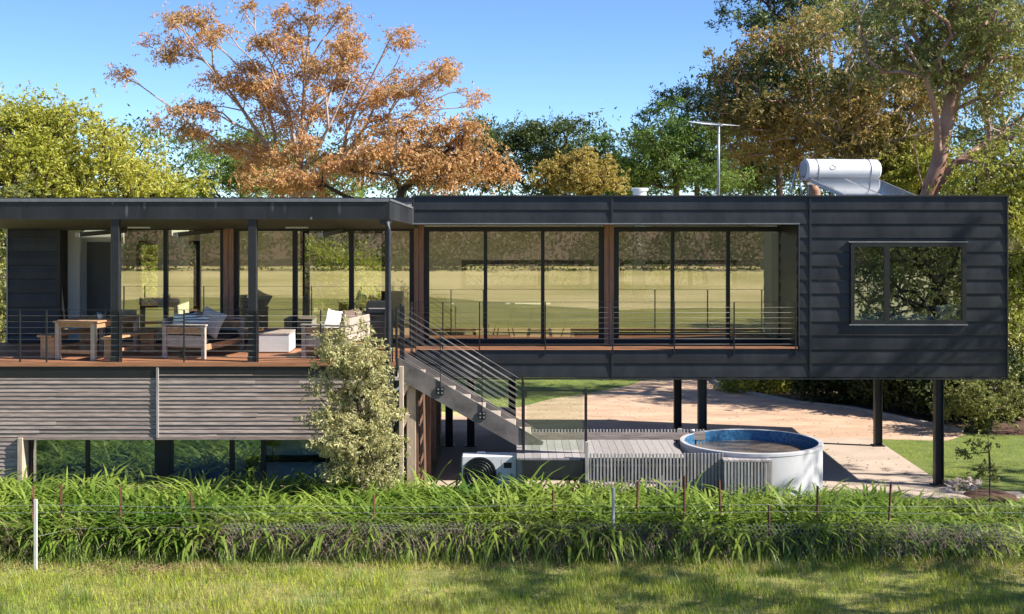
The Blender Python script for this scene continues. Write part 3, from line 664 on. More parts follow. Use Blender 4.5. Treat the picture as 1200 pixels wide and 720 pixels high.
for x in (613.5, 686.5):
    X = PX(x, 24.6); BOX('post', 'black_metal', gf, X-.025, X+.025, -2.43, -2.38, .8 if x < 650 else ZD-.02, PZ(455.5,24.6), c=.004)
BOX('glass_panel', 'clear_glass', gf, PX(614,24.6)+.05, PX(686,24.6)-.05, -2.41, -2.40, ZD+.06, PZ(459,24.6))
BOX('top_rail', 'black_metal', gf, PX(614,24.6), PX(686,24.6), -2.42, -2.39, PZ(457.8,24.6), PZ(456.6,24.6))

# ------------------------------------------------------------------ air conditioner
ac = thing('air_conditioner', (PX(573,24.7),-2.1,0), 'white outdoor air conditioner unit with a round black fan under the stair', 'air conditioner')
ax0, ax1, az1, ay = PX(541,24.6), PX(606,24.6), 1.10, -2.40
BOX('case', 'white_enamel', ac, ax0, ax1, ay, ay+.36, .30, az1, c=.02)
b = MB(); cx, cz = PX(562,24.6), PZ(555,24.6)
V = []; n = 32
for r, yy in ((.30,ay-.004),(.30,ay-.03),(.27,ay-.03),(.27,ay-.006),(.001,ay-.006)):
    for k in range(n): V.append((cx+r*math.cos(2*math.pi*k/n), yy, cz+r*math.sin(2*math.pi*k/n)))
b.add(V, [(i*n+k, (i+1)*n+k, (i+1)*n+(k+1)%n, i*n+(k+1)%n) for i in range(4) for k in range(n)]); fan = b.build('fan', 'black_metal', ac)
b = MB()
for r in (.08,.13,.18,.23):
    b.tube([(cx+r*math.cos(t), ay-.022, cz+r*math.sin(t)) for t in np.linspace(0, 2*math.pi, 25)], .005, 4, cap=False)
for t in np.arange(0, math.pi, math.pi/6): b.beam((cx-.27*math.cos(t),ay-.025,cz-.27*math.sin(t)), (cx+.27*math.cos(t),ay-.025,cz+.27*math.sin(t)), .006, .006, up=(0,1,0))
b.build('guard', 'steel_post', fan)
BOX('handle', 'black_metal', ac, ax1-.24, ax1-.10, ay-.006, ay+.004, .88, .98)
for x in (ax0+.1, ax1-.18): BOX('foot', 'galv', ac, x, x+.08, ay+.02, ay+.34, .0, .298)
b = MB(); b.tube([(ax1-.02,ay+.2,.5),(ax1+.08,ay+.22,.52),(ax1+.12,ay+.3,.7),(ax1+.12,ay+.5,1.1),(ax1+.12,ay+.6,1.6)], .025, 7); b.build('pipe', 'white_paint', ac, smooth=True)
BOX('side_panel', 'white_paint', ac, ax1-.28, ax1-.275, ay-.003, ay+.003, .36, 1.04)
b = MB(); b.tube([(ax0+.28,ay+.2,az1),(ax0+.28,ay+.2,az1+.03),(ax0+.42,ay+.2,az1+.03),(ax0+.42,ay+.2,az1)], .012, 6); b.build('lifting_lug', 'white_enamel', ac)

# ------------------------------------------------------------------ things on the roof
th = R(13); so_ = thing('solar_heater', (PX(989,29.6), 2.9, 5.64), 'white solar hot water tank with two tilted collectors on the roof', 'water heater', rot=th)
b = MB(); L = .84; r = .235; n = 28; V = []; Fs = []
prof = [(-L,.02),(-L-.05,r*.55),(-L-.035,r*.86),(-L,r),(L,r),(L+.035,r*.86),(L+.05,r*.55),(L,.02)]
tz = .72
for x, q in prof:
    for k in range(n): V.append((x, q*math.cos(2*math.pi*k/n), tz+q*math.sin(2*math.pi*k/n)))
for i in range(len(prof)-1):
    for k in range(n): Fs.append((i*n+k, i*n+(k+1)%n, (i+1)*n+(k+1)%n, (i+1)*n+k))
b.add(V, Fs); tk = b.build('tank', 'white_enamel', so_, world=False, smooth=40)
for s_ in (-1, 1):
    b = MB(); x = s_*(L+.052)
    V = [(x+s_*.004, .17*math.cos(t), tz+.02+(.17 if math.sin(t) > 0 else .20)*math.sin(t)) for t in np.linspace(0, 2*math.pi, 25)[:-1]]
    V += [(x-.0*s_-s_*.02, p[1]*1.12, tz+.02+(p[2]-tz-.02)*1.12) for p in V]
    b.add(V, [tuple(range(24))[::s_]]+[(k, (k+1)%24, 24+(k+1)%24, 24+k)[::-s_] for k in range(24)])
    b.build('end_cap', 'grey_plastic', so_, world=False)
b = MB()
for sx in (-.62, .62):
    b.tube([(sx, (r+.006)*math.cos(t), tz+(r+.006)*math.sin(t)) for t in np.linspace(R(-60), R(240), 20)], .009, 5)
b.build('strap', 'galv', so_, world=False)
b = MB(); V = [(-.30+.055*math.cos(t)*1.2, -(r+.003)*math.cos(R(12)+.16*math.sin(t)), tz+(r+.003)*math.sin(R(12)+.2*math.sin(t))) for t in np.linspace(0, 2*math.pi, 17)]
b.tube(V, .006, 4, cap=False); b.build('badge', 'grey_plastic', so_, world=False)
for i, (xa, xb) in enumerate(((-.80,-.01),(.01,.80))):
    b = MB(); pa = np.array((xa,-.20,.40)); pb = np.array((xa,-2.05,.02))
    V = []
    for x in (xa, xb):
        V += [(x,-.20,.44),(x,-2.1,.02),(x,-2.1,.10),(x,-.20,.52)]
    b.add(V, [(0,1,2,3),(7,6,5,4),(0,4,5,1),(1,5,6,2),(2,6,7,3),(3,7,4,0)]); f = b.build('collector', 'galv', so_, world=False)
    b = MB(); k = .03; V = [(xa+k,-.23,.5185),(xb-k,-.23,.5185),(xb-k,-2.07,.1118),(xa+k,-2.07,.1118)]; V += [(a, c, d-.006) for a, c, d in V]
    b.add(V, [(3,2,1,0),(4,5,6,7),(0,1,5,4),(1,2,6,5),(2,3,7,6),(3,0,4,7)]); o = b.build('panel', 'solar_glass', so_, world=False)
b = MB()
for x in (-.75, -.2, .2, .75): b.beam((x,.05,.0),(x,-.05,.46),.04,.04)
b.beam((-.84,-.1,.42),(.84,-.1,.42),.05,.05); b.build('frame', 'galv', so_, world=False)
for k, (a0_, b0_) in enumerate((((-.90,-.05,.58),(-1.0,-.15,.0)), ((-.92,.08,.80),(-1.12,.1,.0)))):
    b = MB(); b.tube([a0_, (a0_[0]-.09,a0_[1],a0_[2]-.03), (b0_[0],b0_[1],.25), b0_], .018, 6); b.build('pipe', 'galv' if k else 'grey_plastic', so_, world=False, smooth=True)
vt = thing('roof_vent', (*P(749.5,229,31)[:2],5.64), 'short white roof vent behind the roof edge', 'roof vent')
q = P(749.5,225,31); b = MB(); b.lathe((q[0],q[1],5.75), [(.17,-.11),(.17,.05),(.155,.055),(.155,.15),(.195,.155),(.195,.215),(.17,.225)], 20, cap=True); b.build('cowl', 'white_paint', vt, smooth=40)
an = thing('tv_antenna', (*P(842,229,31)[:2],5.64), 'grey television antenna on a tall pole above the roof', 'antenna')
q = P(842,229,31); zt_ = PZ(146,31); b = MB(); b.tube([(q[0],q[1],5.64),(q[0],q[1],zt_)], .032, 8); b.build('mast', 'galv', an, smooth=True)
b = MB(); b.beam((q[0]-.22,q[1],5.65),(q[0],q[1],6.0),.03,.03); b.build('stay', 'galv', an)
bd = np.array((-.30,.93,.10)); bd /= np.linalg.norm(bd); pe = np.array((.97,.24,-.03)); b0 = np.array((q[0]+.05,q[1]-.15,zt_-.02))
b = MB(); b.beam(b0, b0+bd*1.3, .05, .05); b.build('boom', 'galv', an)
for k in range(11):
    c = b0+bd*(.02+k*.125); hl = .40-.017*k
    if k == 0: hl = .44
    b = MB(); b.tube([c-pe*hl,c+pe*hl], .007, 5); b.build('element', 'galv', an)

# ------------------------------------------------------------------ furniture on the deck
RF = R(-15)
tb = thing('dining_table', (*(P(115,421,26.5)[:2]),FZ), 'long teak dining table with square legs at the left end of the deck', 'table', rot=RF)
for k in range(5): 
    b = MB(); b.cbox(-.44+k*.176, -.44+k*.176+.173, -.85, .85, .70, .735, c=.005); b.build('top_board', 'teak', tb, world=False)
for sx in (-1, 1):
    for sy in (-1, 1): 
        b = MB(); b.cbox(sx*.38-.045, sx*.38+.045, sy*.76-.045, sy*.76+.045, 0, .699, c=.006); b.build('leg', 'pale_timber', tb, world=False)
b = MB()
for sy in (-1, 1): b.box(-.334, .334, sy*.76-.02, sy*.76+.02, .62, .698); b.box(-.334, .334, sy*.76-.02, sy*.76+.02, .12, .19)
for sx in (-1, 1): b.box(sx*.38-.02, sx*.38+.02, -.714, .714, .60, .698)
b.build('apron', 'teak', tb, world=False)
def bench(off, label):
    t = thing('bench', (*(np.array(P(115,421,26.5)[:2])+np.array((math.cos(RF)*off, math.sin(RF)*off))),FZ), label, 'bench', 'teak benches beside the dining table', rot=RF)
    b = MB(); b.cbox(-.16,.16,-.8,.8,.41,.45,c=.006); b.build('seat', 'teak', t, world=False)
    for sy in (-1, 1): b = MB(); b.cbox(-.15,.15,sy*.66-.035,sy*.66+.035,0,.409,c=.006); b.build('leg', 'teak', t, world=False)
    b = MB(); b.cbox(-.03,.03,-.62,.62,.14,.20); b.build('stretcher', 'teak', t, world=False)
bench(-.66, 'teak bench on the left side of the dining table'); bench(.70, 'teak bench on the right side of the dining table near the cushioned sofa')
q = P(117,375,26.2); cd = thing('candle_jar', (q[0],q[1],FZ+.736), 'glass candle jar with white candle on the dining table', 'candle')
b = MB(); b.lathe((q[0],q[1],FZ+.737), [(.05,0),(.055,.02),(.055,.12),(.045,.14)], 14); b.build('jar', 'clear_glass', cd, smooth=40)
b = MB(); b.lathe((q[0],q[1],FZ+.738), [(.04,0),(.04,.085),(.001,.086)], 14); b.build('candle', 'white_paint', cd)
q = P(125.5,373,26.6); vs = thing('bottle', (q[0],q[1],FZ+.736), 'dark bottle behind the candle jar on the dining table', 'bottle')
b = MB(); b.lathe((q[0],q[1],FZ+.737), [(.035,0),(.037,.01),(.037,.13),(.014,.18),(.013,.23)], 12, cap=True); b.build('body', 'black_metal', vs, smooth=40)

def sofa(loc, label, facing, rot, Lg):
    """arm end nearest the camera; facing +1 opens to the right, -1 to the left; local y is the length"""
    t = thing('outdoor_sofa', loc, label, 'sofa', rot=rot); h = Lg/2; s_ = facing
    for sy in (-1, 1):
        for sx in (-1, 1): b = MB(); b.cbox(sx*.41-.04, sx*.41+.04, sy*(h-.04)-.035, sy*(h-.04)+.035, 0, .62, c=.006); b.build('leg', 'weathered_teak', t, world=False)
        b = MB(); b.cbox(-.47,.47,sy*(h-.04)-.05,sy*(h-.04)+.05,.621,.655,c=.006); b.build('armrest', 'weathered_teak', t, world=False)
        b = MB(); b.cbox(-.369,.369,sy*(h-.04)-.015,sy*(h-.04)+.015,.46,.60); b.build('arm_panel', 'teak', t, world=False)
        b = MB(); b.cbox(-.369,.369,sy*(h-.04)-.013,sy*(h-.04)+.013,.22,.44); b.build('arm_panel', 'weathered_teak', t, world=False)
    b = MB(); b.cbox(-.36,.40 if s_ > 0 else .36,-h+.08,h-.08,.20,.25); b.build('seat_frame', 'teak', t, world=False)
    b = MB(); b.cbox(s_*.41-.02,s_*.41+.02,-h+.08,h-.08,.16,.27,c=.005); b.build('front_rail', 'teak', t, world=False)
    for k in range(3):
        b = MB(); b.cbox(-s_*.42-.018, -s_*.42+.018, -h+.005, h-.005, .30+k*.16, .44+k*.16, c=.005); b.build('back_slat', 'weathered_teak', t, world=False)
    b = MB(); b.cbox(-.36,.38,-h+.09,h-.09,.255,.40,c=.04); b.build('seat_cushion', 'fabric_black', t, world=False)
    return t
def onsofa(t, name, m, lp, size, rz, label, tilt=0, lean=0, group='loose cushions on the deck sofas'):
    c, s_ = math.cos(t.rotation_euler[2]), math.sin(t.rotation_euler[2])
    p = (t.location[0]+c*lp[0]-s_*lp[1], t.location[1]+s_*lp[0]+c*lp[1], t.location[2]+lp[2])
    b = MB(); b.pillow((0,0,0), size, 0, tilt, lean); o = b.build(name, m, None, world=False, smooth=True)
    o.location = p; o.rotation_euler = (0,0,rz); return tag(o, label, 'cushion', group)
q = P(219,420,26.0); s1 = sofa((q[0]+.16,q[1]+.78,FZ), 'grey teak outdoor sofa with black seat cushion beside the dining table', 1, RF, 1.7)
onsofa(s1, 'cushion', 'fabric_black', (-.22,-.30,.62), (.5,.16,.45), R(80), 'black back cushion against the left sofa', lean=.2)
onsofa(s1, 'cushion', 'fabric_stripe', (-.12,-.58,.63), (.5,.17,.46), R(35), 'teal and white striped cushion leaning on the left sofa arm', lean=.35)
onsofa(s1, 'cushion', 'fabric_stripe', (.14,-.52,.60), (.46,.17,.40), R(10), 'second striped cushion between the striped one and the grey one', lean=.5, tilt=.1)
onsofa(s1, 'cushion', 'fabric_grey', (.36,-.42,.66), (.44,.13,.52), R(5), 'plain grey cushion tilted at the open end of the left sofa', tilt=-.42, lean=.1)
q = P(385,420,25.9); s2 = sofa((q[0]+.12,q[1]+.80,FZ), 'grey teak outdoor sofa seen from behind beside the tall shrub', -1, RF, 1.7)
onsofa(s2, 'cushion', 'fabric_white', (-.02,-.35,.66), (.5,.15,.48), R(60), 'white cushion on the right sofa', tilt=-.2, lean=.2)
onsofa(s2, 'cushion', 'fabric_brown', (.20,.05,.64), (.5,.15,.46), R(78), 'brown cushion in the middle of the right sofa', lean=-.2)
onsofa(s2, 'cushion', 'fabric_brown', (.22,.50,.64), (.5,.15,.46), R(85), 'brown cushion at the far end of the right sofa', lean=-.2)
q = P(321,414,26.9); cf = thing('coffee_table', (q[0],q[1]+.3,FZ), 'low white box coffee table between the two deck sofas', 'table', rot=0)
b = MB(); b.cbox(-.31,.31,-.3,.5,.36,.40,c=.006); b.build('top', 'weathered_teak', cf, world=False)
b = MB(); b.cbox(-.30,.30,-.29,.49,.02,.358,c=.006); b.build('body', 'white_paint', cf, world=False)
q = P(437,405,27.3); bb = thing('barbecue', (q[0],q[1],FZ), 'black barbecue with hood and pale side shelf at the right end of the deck', 'barbecue')
b = MB(); b.cbox(-.10,.36,-.25,.25,.10,.78,c=.01); b.build('cabinet', 'black_metal', bb, world=False)
b = MB(); V = []
for x in (-.11,.37):
    V += [(x,-.27,.785),(x,-.25,.88),(x,-.12,.98),(x,.10,1.0),(x,.27,.90),(x,.27,.785)]
b.add(V, [tuple(range(6)),tuple(range(11,5,-1))]+[((i+1)%6,i,i+6,(i+1)%6+6) for i in range(6)]); hd = b.build('hood', 'black_metal', bb, world=False)
b = MB(); b.tube([(-.05,-.26,.87),(-.05,-.31,.87),(.31,-.31,.87),(.31,-.26,.87)], .012, 6); b.build('handle', 'cable_steel', hd, world=False)
hd.children[0].location = np.array(hd.children[0].location)-np.array(hd.location)
b = MB(); b.cbox(-.45,-.112,-.22,.22,.74,.78,c=.005); b.build('shelf', 'pale_timber', bb, world=False)
for x in (-.06,.32): b = MB(); b.cbox(x-.03,x+.03,-.2,.2,0,.099); b.build('foot', 'black_metal', bb, world=False)

# ------------------------------------------------------------------ inside the rooms
BOX('inner_wall', 'interior_wall', house, gx(70), gx(131), YG+.85, YG+.93, 2.673, 5.419)
BOX('inner_door', 'door_grey', house, gx(88), gx(124), YG+.80, YG+.845, 2.673, PZ(284,29.6))
BOX('curtain', 'curtain', house, gx(74), gx(88), YG+.3, YG+.42, 2.68, 5.2)
BOX('partition', 'interior_wall', house, gx(179), gx(190), YG+.4, YG+2.4, 2.673, 5.419)
BOX('column', 'door_grey', house, PX(742,30.5), PX(756,30.5), 3.4, 3.65, 2.673, 5.419)
BOX('partition', 'interior_wall', house, 5.75, 5.83, YG+.4, YB-.15, 2.673, 5.419)
dt = thing('dining_table', (PX(556,30.6),2.95,FZ-.018), 'white trestle table inside behind the glazing', 'table')
b = MB(); b.cbox(-.5,1.7,-.45,.45,.70,.74,c=.006); b.build('tabletop', 'white_paint', dt, world=False)
for x in (-.45, 1.2):
    b = MB(); b.beam((x-.02,-.35,0),(x+.10,-.1,.70),.05,.05); b.beam((x+.50,-.35,0),(x+.38,-.1,.70),.05,.05); b.beam((x+.02,-.3,.18),(x+.46,-.3,.18),.04,.04); b.build('trestle', 'white_paint', dt, world=False)
def tub_chair():
    t = thing('dining_chair', (PX(547,29.4),2.35,FZ-.018), 'white round-backed chair at the near side of the trestle table', 'chair', 'white chairs round the trestle table', rot=0)
    b = MB(); b.pillow((0,-.2,.62),(.40,.06,.44)); b.build('backrest', 'white_enamel', t, world=False, smooth=True)
    b = MB(); b.cbox(-.22,.22,-.2,.22,.42,.46,c=.015); b.build('seat', 'white_enamel', t, world=False)
    for sx in (-1,1):
        for sy in (-1,1): b = MB(); b.tube([(sx*.12,sy*.12,.42),(sx*.21,sy*.21,0)], .014, 6); b.build('leg', 'pale_timber', t, world=False)
    return t
tc0 = tub_chair()
copy_thing(tc0, (PX(590,29.6),2.5,FZ-.018), R(75), 'white round-backed chair turned sideways near the middle of the trestle table')
copy_thing(tc0, (PX(672,29.6),2.5,FZ-.018), R(-60), 'white round-backed chair at the right end of the trestle table')
arm = thing('armchair', (PX(512,30),3.0,FZ-.018), 'dark armchair with a throw inside by the cedar column', 'armchair')
b = MB(); b.cbox(-.25,.25,-.3,.3,.15,.42,c=.04); b.build('seat', 'fabric_brown', arm, world=False); b = MB(); b.cbox(-.26,.26,.2,.36,.3,.95,c=.05); b.build('backrest', 'fabric_black', arm, world=False)
for sx in (-1,1): b = MB(); b.cbox(sx*.29-.04,sx*.29+.04,-.3,.35,0,.6,c=.02); b.build('arm', 'fabric_black', arm, world=False)
sf = thing('sofa', (PX(330,30.6),3.4,FZ-.018), 'dark fabric sofa inside behind the left glazing', 'sofa')
b = MB(); b.cbox(-.8,.8,-.4,.4,.1,.42,c=.05); b.build('seat', 'fabric_black', sf, world=False); b = MB(); b.cbox(-.8,.8,-.46,-.30,.12,.92,c=.06); b.build('backrest', 'fabric_grey', sf, world=False)
sf2 = thing('sofa', (PX(770,31.5),4.4,FZ-.018), 'long pale sofa inside behind the right-hand glazing', 'sofa')
b = MB(); b.cbox(-1.0,1.2,-.4,.4,.1,.42,c=.05); b.build('seat', 'fabric_grey', sf2, world=False); b = MB(); b.cbox(-1.0,1.2,-.46,-.30,.12,.86,c=.06); b.build('backrest', 'fabric_grey', sf2, world=False)
bed = thing('bed', (7.9,1.05,FZ+.10), 'bed with pale cover behind the right-hand window', 'bed')
b = MB(); b.cbox(-1.2,.95,-.8,.9,-.115,.52,c=.06); b.build('mattress', 'fabric_white', bed, world=False)
b = MB(); b.cbox(-1.22,.5,-.83,.92,.50,.60,c=.05); b.build('cover', 'fabric_white', bed, world=False)
for i, x in enumerate((1106, 1121)):
    q = P(x, 366, 27.75); b = MB(); b.pillow((0,0,0),(.34,.16,.34), lean=.3, tilt=.2); o = b.build('pillow', 'fabric_white', None, world=False, smooth=True); o.location = q
    tag(o, 'white pillow on the bed, left of the two in the right-hand window' if i == 0 else 'white pillow nearest the right frame of the right-hand window', 'pillow', 'pillows on the bed')
lp = thing('table_lamp', (*P(320,550,26.6)[:2],.75), 'table lamp with black shade seen through the lower windows', 'lamp')
q = P(320,548,26.6); b = MB(); b.lathe((q[0],q[1],.70), [(.08,0),(.08,.02),(.012,.03),(.012,.26)], 14); b.build('base', 'black_metal', lp)
b = MB(); b.lathe((q[0],q[1],.93), [(.13,0),(.11,.2)], 18); b.build('lamp_shade', 'fabric_black', lp)
db = thing('desk', (q[0]+.4,q[1]+.3,.05), 'low desk under the lamp in the lower room', 'desk')
BOX('desktop', 'fabric_black', db, q[0]-.5, q[0]+1.3, q[1]-.25, q[1]+.4, .65, .698)
for x in (q[0]-.45, q[0]+1.25): BOX('leg', 'black_metal', db, x-.03, x+.03, q[1]-.2, q[1]+.35, .05, .648)

# ------------------------------------------------------------------ vegetation generators
def rot_leaves(n, up_bias=0., droop=0.):
    d = rng.normal(size=(n,3)); d[:,2] = d[:,2]*(1-droop)-droop*1.1; d /= np.linalg.norm(d, axis=1)[:,None]
    a = rng.normal(size=(n,3)); a[:,2] *= 1-up_bias; a -= (a*d).sum(1)[:,None]*d; a /= np.linalg.norm(a, axis=1)[:,None]+1e-9
    return d, a
def leaf_arrays(c, ln, wd, droop=0., up=0., d=None):
    n = len(c); d0, a = rot_leaves(n, up, droop)
    if d is None: d = d0
    else: d = d/np.linalg.norm(d,axis=1)[:,None]; a = rng.normal(size=(n,3)); a[:,2] *= 1-up; a -= (a*d).sum(1)[:,None]*d; a /= np.linalg.norm(a,axis=1)[:,None]+1e-9
    l_ = ln*rng.uniform(.6,1.35,n)[:,None]; w_ = wd*rng.uniform(.7,1.3,n)[:,None]
    V = np.stack([c-d*l_/2, c+a*w_/2+d*l_*.05, c+d*l_/2, c-a*w_/2+d*l_*.05], 1).reshape(-1,3)
    return V, np.arange(n*4).reshape(n,4)
def tubes_arrays(p0, p1, r0, r1, n=5):
    d = p1-p0; d /= np.linalg.norm(d,axis=1)[:,None]+1e-9; u = np.where(np.abs(d[:,2:3]) < .9, np.array([[0,0,1.]]), np.array([[1.,0,0]]))
    a = np.cross(d,u); a /= np.linalg.norm(a,axis=1)[:,None]; b = np.cross(d,a); t = np.arange(n)*2*math.pi/n
    ring = np.cos(t)[None,:,None]*a[:,None,:]+np.sin(t)[None,:,None]*b[:,None,:]
    V = np.concatenate([p0[:,None]-d[:,None]*r0[:,None,None]*.3+ring*r0[:,None,None], p1[:,None]+d[:,None]*r1[:,None,None]*.3+ring*r1[:,None,None]], 1).reshape(-1,3)
    m = len(p0); k = np.arange(n); q = np.stack([k,(k+1)%n,(k+1)%n+n,k+n],1)
    return V, (q[None]+(np.arange(m)*2*n)[:,None,None]).reshape(-1,4)
def skeleton(trunk, clumps, twig=.012, wpath=.35, rmax=None, bend=.12, limbs=()):
    """grow limbs from a trunk polyline (and given main limbs) to each clump; returns segment arrays with pipe-model radii"""
    N = [np.array(p,float) for p in trunk]; par = [-1]+list(range(len(trunk)-1)); pl_ = [0.]
    for i in range(1,len(N)): pl_.append(pl_[-1]+np.linalg.norm(N[i]-N[i-1]))
    top = N[-1]; lo = max(1, len(trunk)//2); leafnodes = []
    for lb in limbs:
        prev = int(np.argmin([np.linalg.norm(np.array(lb[0])-q) for q in N]))
        for p in lb[1:]: N.append(np.array(p,float)); par.append(prev); pl_.append(pl_[prev]+np.linalg.norm(N[-1]-N[prev])); prev = len(N)-1
        leafnodes.append(prev)
    order = np.argsort(np.linalg.norm(clumps-top,axis=1))
    A = np.zeros((len(N)+len(clumps)*4,3)); A[:len(N)] = N; L = np.zeros(len(A)); L[:len(N)] = pl_; cnt = len(N)
    for ci in order:
        c = clumps[ci]; dd = np.linalg.norm(A[lo:cnt]-c,axis=1); cost = dd+wpath*L[lo:cnt]+np.maximum(0,A[lo:cnt,2]-c[2])*.6
        j = lo+int(np.argmin(cost)); prev = j; seg = c-A[j]; ds = np.linalg.norm(seg); k = 3 if ds > 1.5 else (2 if ds > .5 else 1)
        for s_ in range(1,k+1):
            f = s_/k; p = A[j]+seg*f
            if s_ < k: p = p+rng.normal(size=3)*ds*bend*.6+np.array((0,0,ds*bend*(1-f)))
            A[cnt] = p; par.append(prev); L[cnt] = L[prev]+np.linalg.norm(A[cnt]-A[prev]); prev = cnt; cnt += 1
        leafnodes.append(prev)
    E = 2.5; rE = np.zeros(cnt)
    for i in leafnodes: rE[i] += twig**E
    for i in range(cnt-1,0,-1):
        rE[i] = max(rE[i], twig**E); rE[par[i]] += rE[i]
    r = rE**(1/E)
    if rmax: r = np.maximum(r*min(1.4, rmax/r[0]), twig*.6)
    i = np.arange(1,cnt); p = np.array(par)[1:]
    rp = np.minimum(r[p], r[i]*1.4)
    return A[p], A[i], rp, r[i]
def sample_lobes(lobes, n, D, dep=1., shell=.5):
    """lobes in photo pixels (x, y, rx, ry[, depth offset]) at distance D"""
    w_ = np.array([l[2]*l[3] for l in lobes], float); w_ /= w_.sum(); out = []
    for l, k in zip(lobes, np.maximum(1, np.round(w_*n)).astype(int)):
        c = P(l[0], l[1], D); rx, rz = l[2]*D/F, l[3]*D/F; ry = min(rx, rz*1.6)*dep; dy = l[4] if len(l) > 4 else 0
        v = rng.normal(size=(k,3)); v /= np.linalg.norm(v,axis=1)[:,None]; rr = rng.uniform(shell**3,1,k)**(1/3)
        out.append(c+np.array((0,dy,0))+v*rr[:,None]*np.array((rx,ry,rz)))
    return np.concatenate(out)
def tree(name, label, lobes, D, trunk, n, per, lf, bark, ln, wd, cl=.5, flat=.7, twig=.012, rmax=.3, droop=0., up=0., shell=.5, dep=1., group=None, wpath=.35, bend=.12, cat='tree', world_clumps=None, dens=1.3, tight=.34, puff=8, pr=.75, limbs=()):
    tr = [np.array(p,float) for p in trunk]; base = tr[0]
    t = thing(name, tuple(base), label, cat, group)
    c = world_clumps if world_clumps is not None else sample_lobes(lobes, max(3, n//puff), D, dep, shell)
    if puff > 1 and world_clumps is None:                  # every puff of the crown carries a handful of leaf clumps on its upper side
        m_ = len(c); k_ = int(math.ceil(n/m_)); v = rng.normal(size=(m_*k_,3)); v[:,2] = np.abs(v[:,2])*.9-.35; v /= np.linalg.norm(v,axis=1)[:,None]
        c = np.repeat(c,k_,0)+v*np.repeat(rng.uniform(.6,1.25,m_),k_)[:,None]*cl*pr*2.0*rng.uniform(.55,1,(m_*k_,1))*np.array((1,1,flat))
    c[:,2] = np.maximum(c[:,2], .15)
    p0, p1, r0, r1 = skeleton(tr, c, twig, wpath, rmax, bend, limbs)
    V, Q = tubes_arrays(p0, p1, r0, r1, 6); link_mesh('trunk', arr_mesh('trunk', V-base, Q, smooth=True), bark, t)
    k = len(c); nl = 9; tw = max(3, int(per*dens/nl)); ln *= .80; wd *= 1.08
    sc_ = (rng.uniform(.5,1.35,k)*cl)[:,None]; d = rng.normal(size=(k,tw,3))*np.array((1,1,flat)); d[:,:,2] -= droop*.5; d /= np.linalg.norm(d,axis=2)[:,:,None]
    st_ = c[:,None]+rng.normal(size=(k,tw,3))*sc_[:,None]*tight*np.array((1,1,flat)); L_ = sc_*rng.uniform(.45,1.0,(k,tw))*.85
    u = rng.uniform(.1,1,(k,tw,nl)); pos = st_[:,:,None]+d[:,:,None]*(L_[:,:,None]*u)[...,None]+rng.normal(size=(k,tw,nl,3))*ln*.28
    pos[...,2] -= droop*.4*L_[:,:,None]*u*u
    ld = d[:,:,None]*.9+rng.normal(size=(k,tw,nl,3))*.55; ld[...,2] -= droop*.8; cc = pos.reshape(-1,3); cc[:,2] = np.maximum(cc[:,2], .03)
    V, Q = leaf_arrays(cc, ln, wd, up=up, d=ld.reshape(-1,3)); link_mesh('crown', arr_mesh('crown', V-base, Q), lf, t)
    return t
def at_ground(x, D): return (PX(x,D), D-CAMD, 0)
def TP(*pts): return [P(*p) if len(p) == 3 else p for p in pts]

# ---- trees behind the house, left to right
D = 44; tree('yellow_green_tree', 'large rounded yellow-green feathery tree beyond the left end of the roof',
     [(40,200,95,72),(125,212,70,52),(180,225,45,26),(10,165,60,42),(85,175,65,42),(60,310,130,95),(-40,220,70,100),(205,228,25,18),(160,195,32,30),(55,150,60,28),(0,140,50,28),(110,225,90,40)], D,
     [at_ground(70,D), P(72,380,D), P(70,300,D), P(65,240,D)], 1200, 66, 'leaf_yellowgreen', 'bark_dark', .165, .052, .66, .7, rmax=.3, up=.3, shell=.75, puff=7, pr=.6)
D = 52; tree('orange_eucalypt', 'tall open eucalypt with orange leaves and pale limbs above the left roof',
     [(300,42,75,40),(215,35,55,24),(165,85,22,18),(190,62,35,22),(355,15,60,22),(385,60,75,45),(445,92,70,40),(480,45,28,20),(505,90,45,30),(535,112,20,18),(270,105,70,45),(345,115,80,55),(225,140,35,22),(420,150,70,35),(310,160,60,30),(455,130,60,30),(300,190,70,22),(390,190,50,24),(250,165,40,22)], D,
     [at_ground(348,D), P(349,330,D), P(350,240,D), P(352,205,D), P(353,175,D), P(357,100,D), P(362,40,D)], 540, 92, 'leaf_orange', 'bark_pale', .145, .041, .58, .7, twig=.010, rmax=.22, droop=.45, shell=.25, dep=.8, wpath=.75, bend=.05, puff=5, pr=.55, dens=1.5, limbs=[[P(350,240,52),P(325,190,52.5),P(285,130,53),P(250,80,53)],[P(352,205,52),P(385,150,51),P(410,95,51)],[P(350,240,52),P(400,190,52),P(455,135,52.5),P(485,90,53)],[P(352,205,52),P(340,140,51.5),P(318,80,51)]])
D = 49; tree('orange_shrub_tree', 'lower spreading orange-leaved tree right of the tall orange eucalypt',
     [(545,175,36,30),(500,160,40,22),(490,195,60,26),(430,190,40,22),(395,215,45,14),(330,213,40,14),(568,205,20,22),(520,205,50,26)], D,
     [at_ground(470,D), P(468,330,D), P(465,250,D), P(470,225,D)], 250, 85, 'leaf_orange', 'bark_dark', .18, .05, .6, .7, rmax=.16, droop=.5, shell=.2, puff=5, pr=.6)
pg = 'dark pines behind the house'
D = 62; tree('pine_tree', 'dark pine partly hidden by the yellow-green tree and the orange eucalypt', [(245,205,45,30),(290,192,45,34),(340,205,50,28),(215,190,20,20),(400,205,40,25)], D,
     [at_ground(280,D), P(280,330,D), P(282,250,D), P(285,210,D)], 150, 110, 'leaf_pine_lit', 'bark_dark', .26, .05, .95, .5, rmax=.3, up=.4, shell=.3, group=pg, tight=.22)
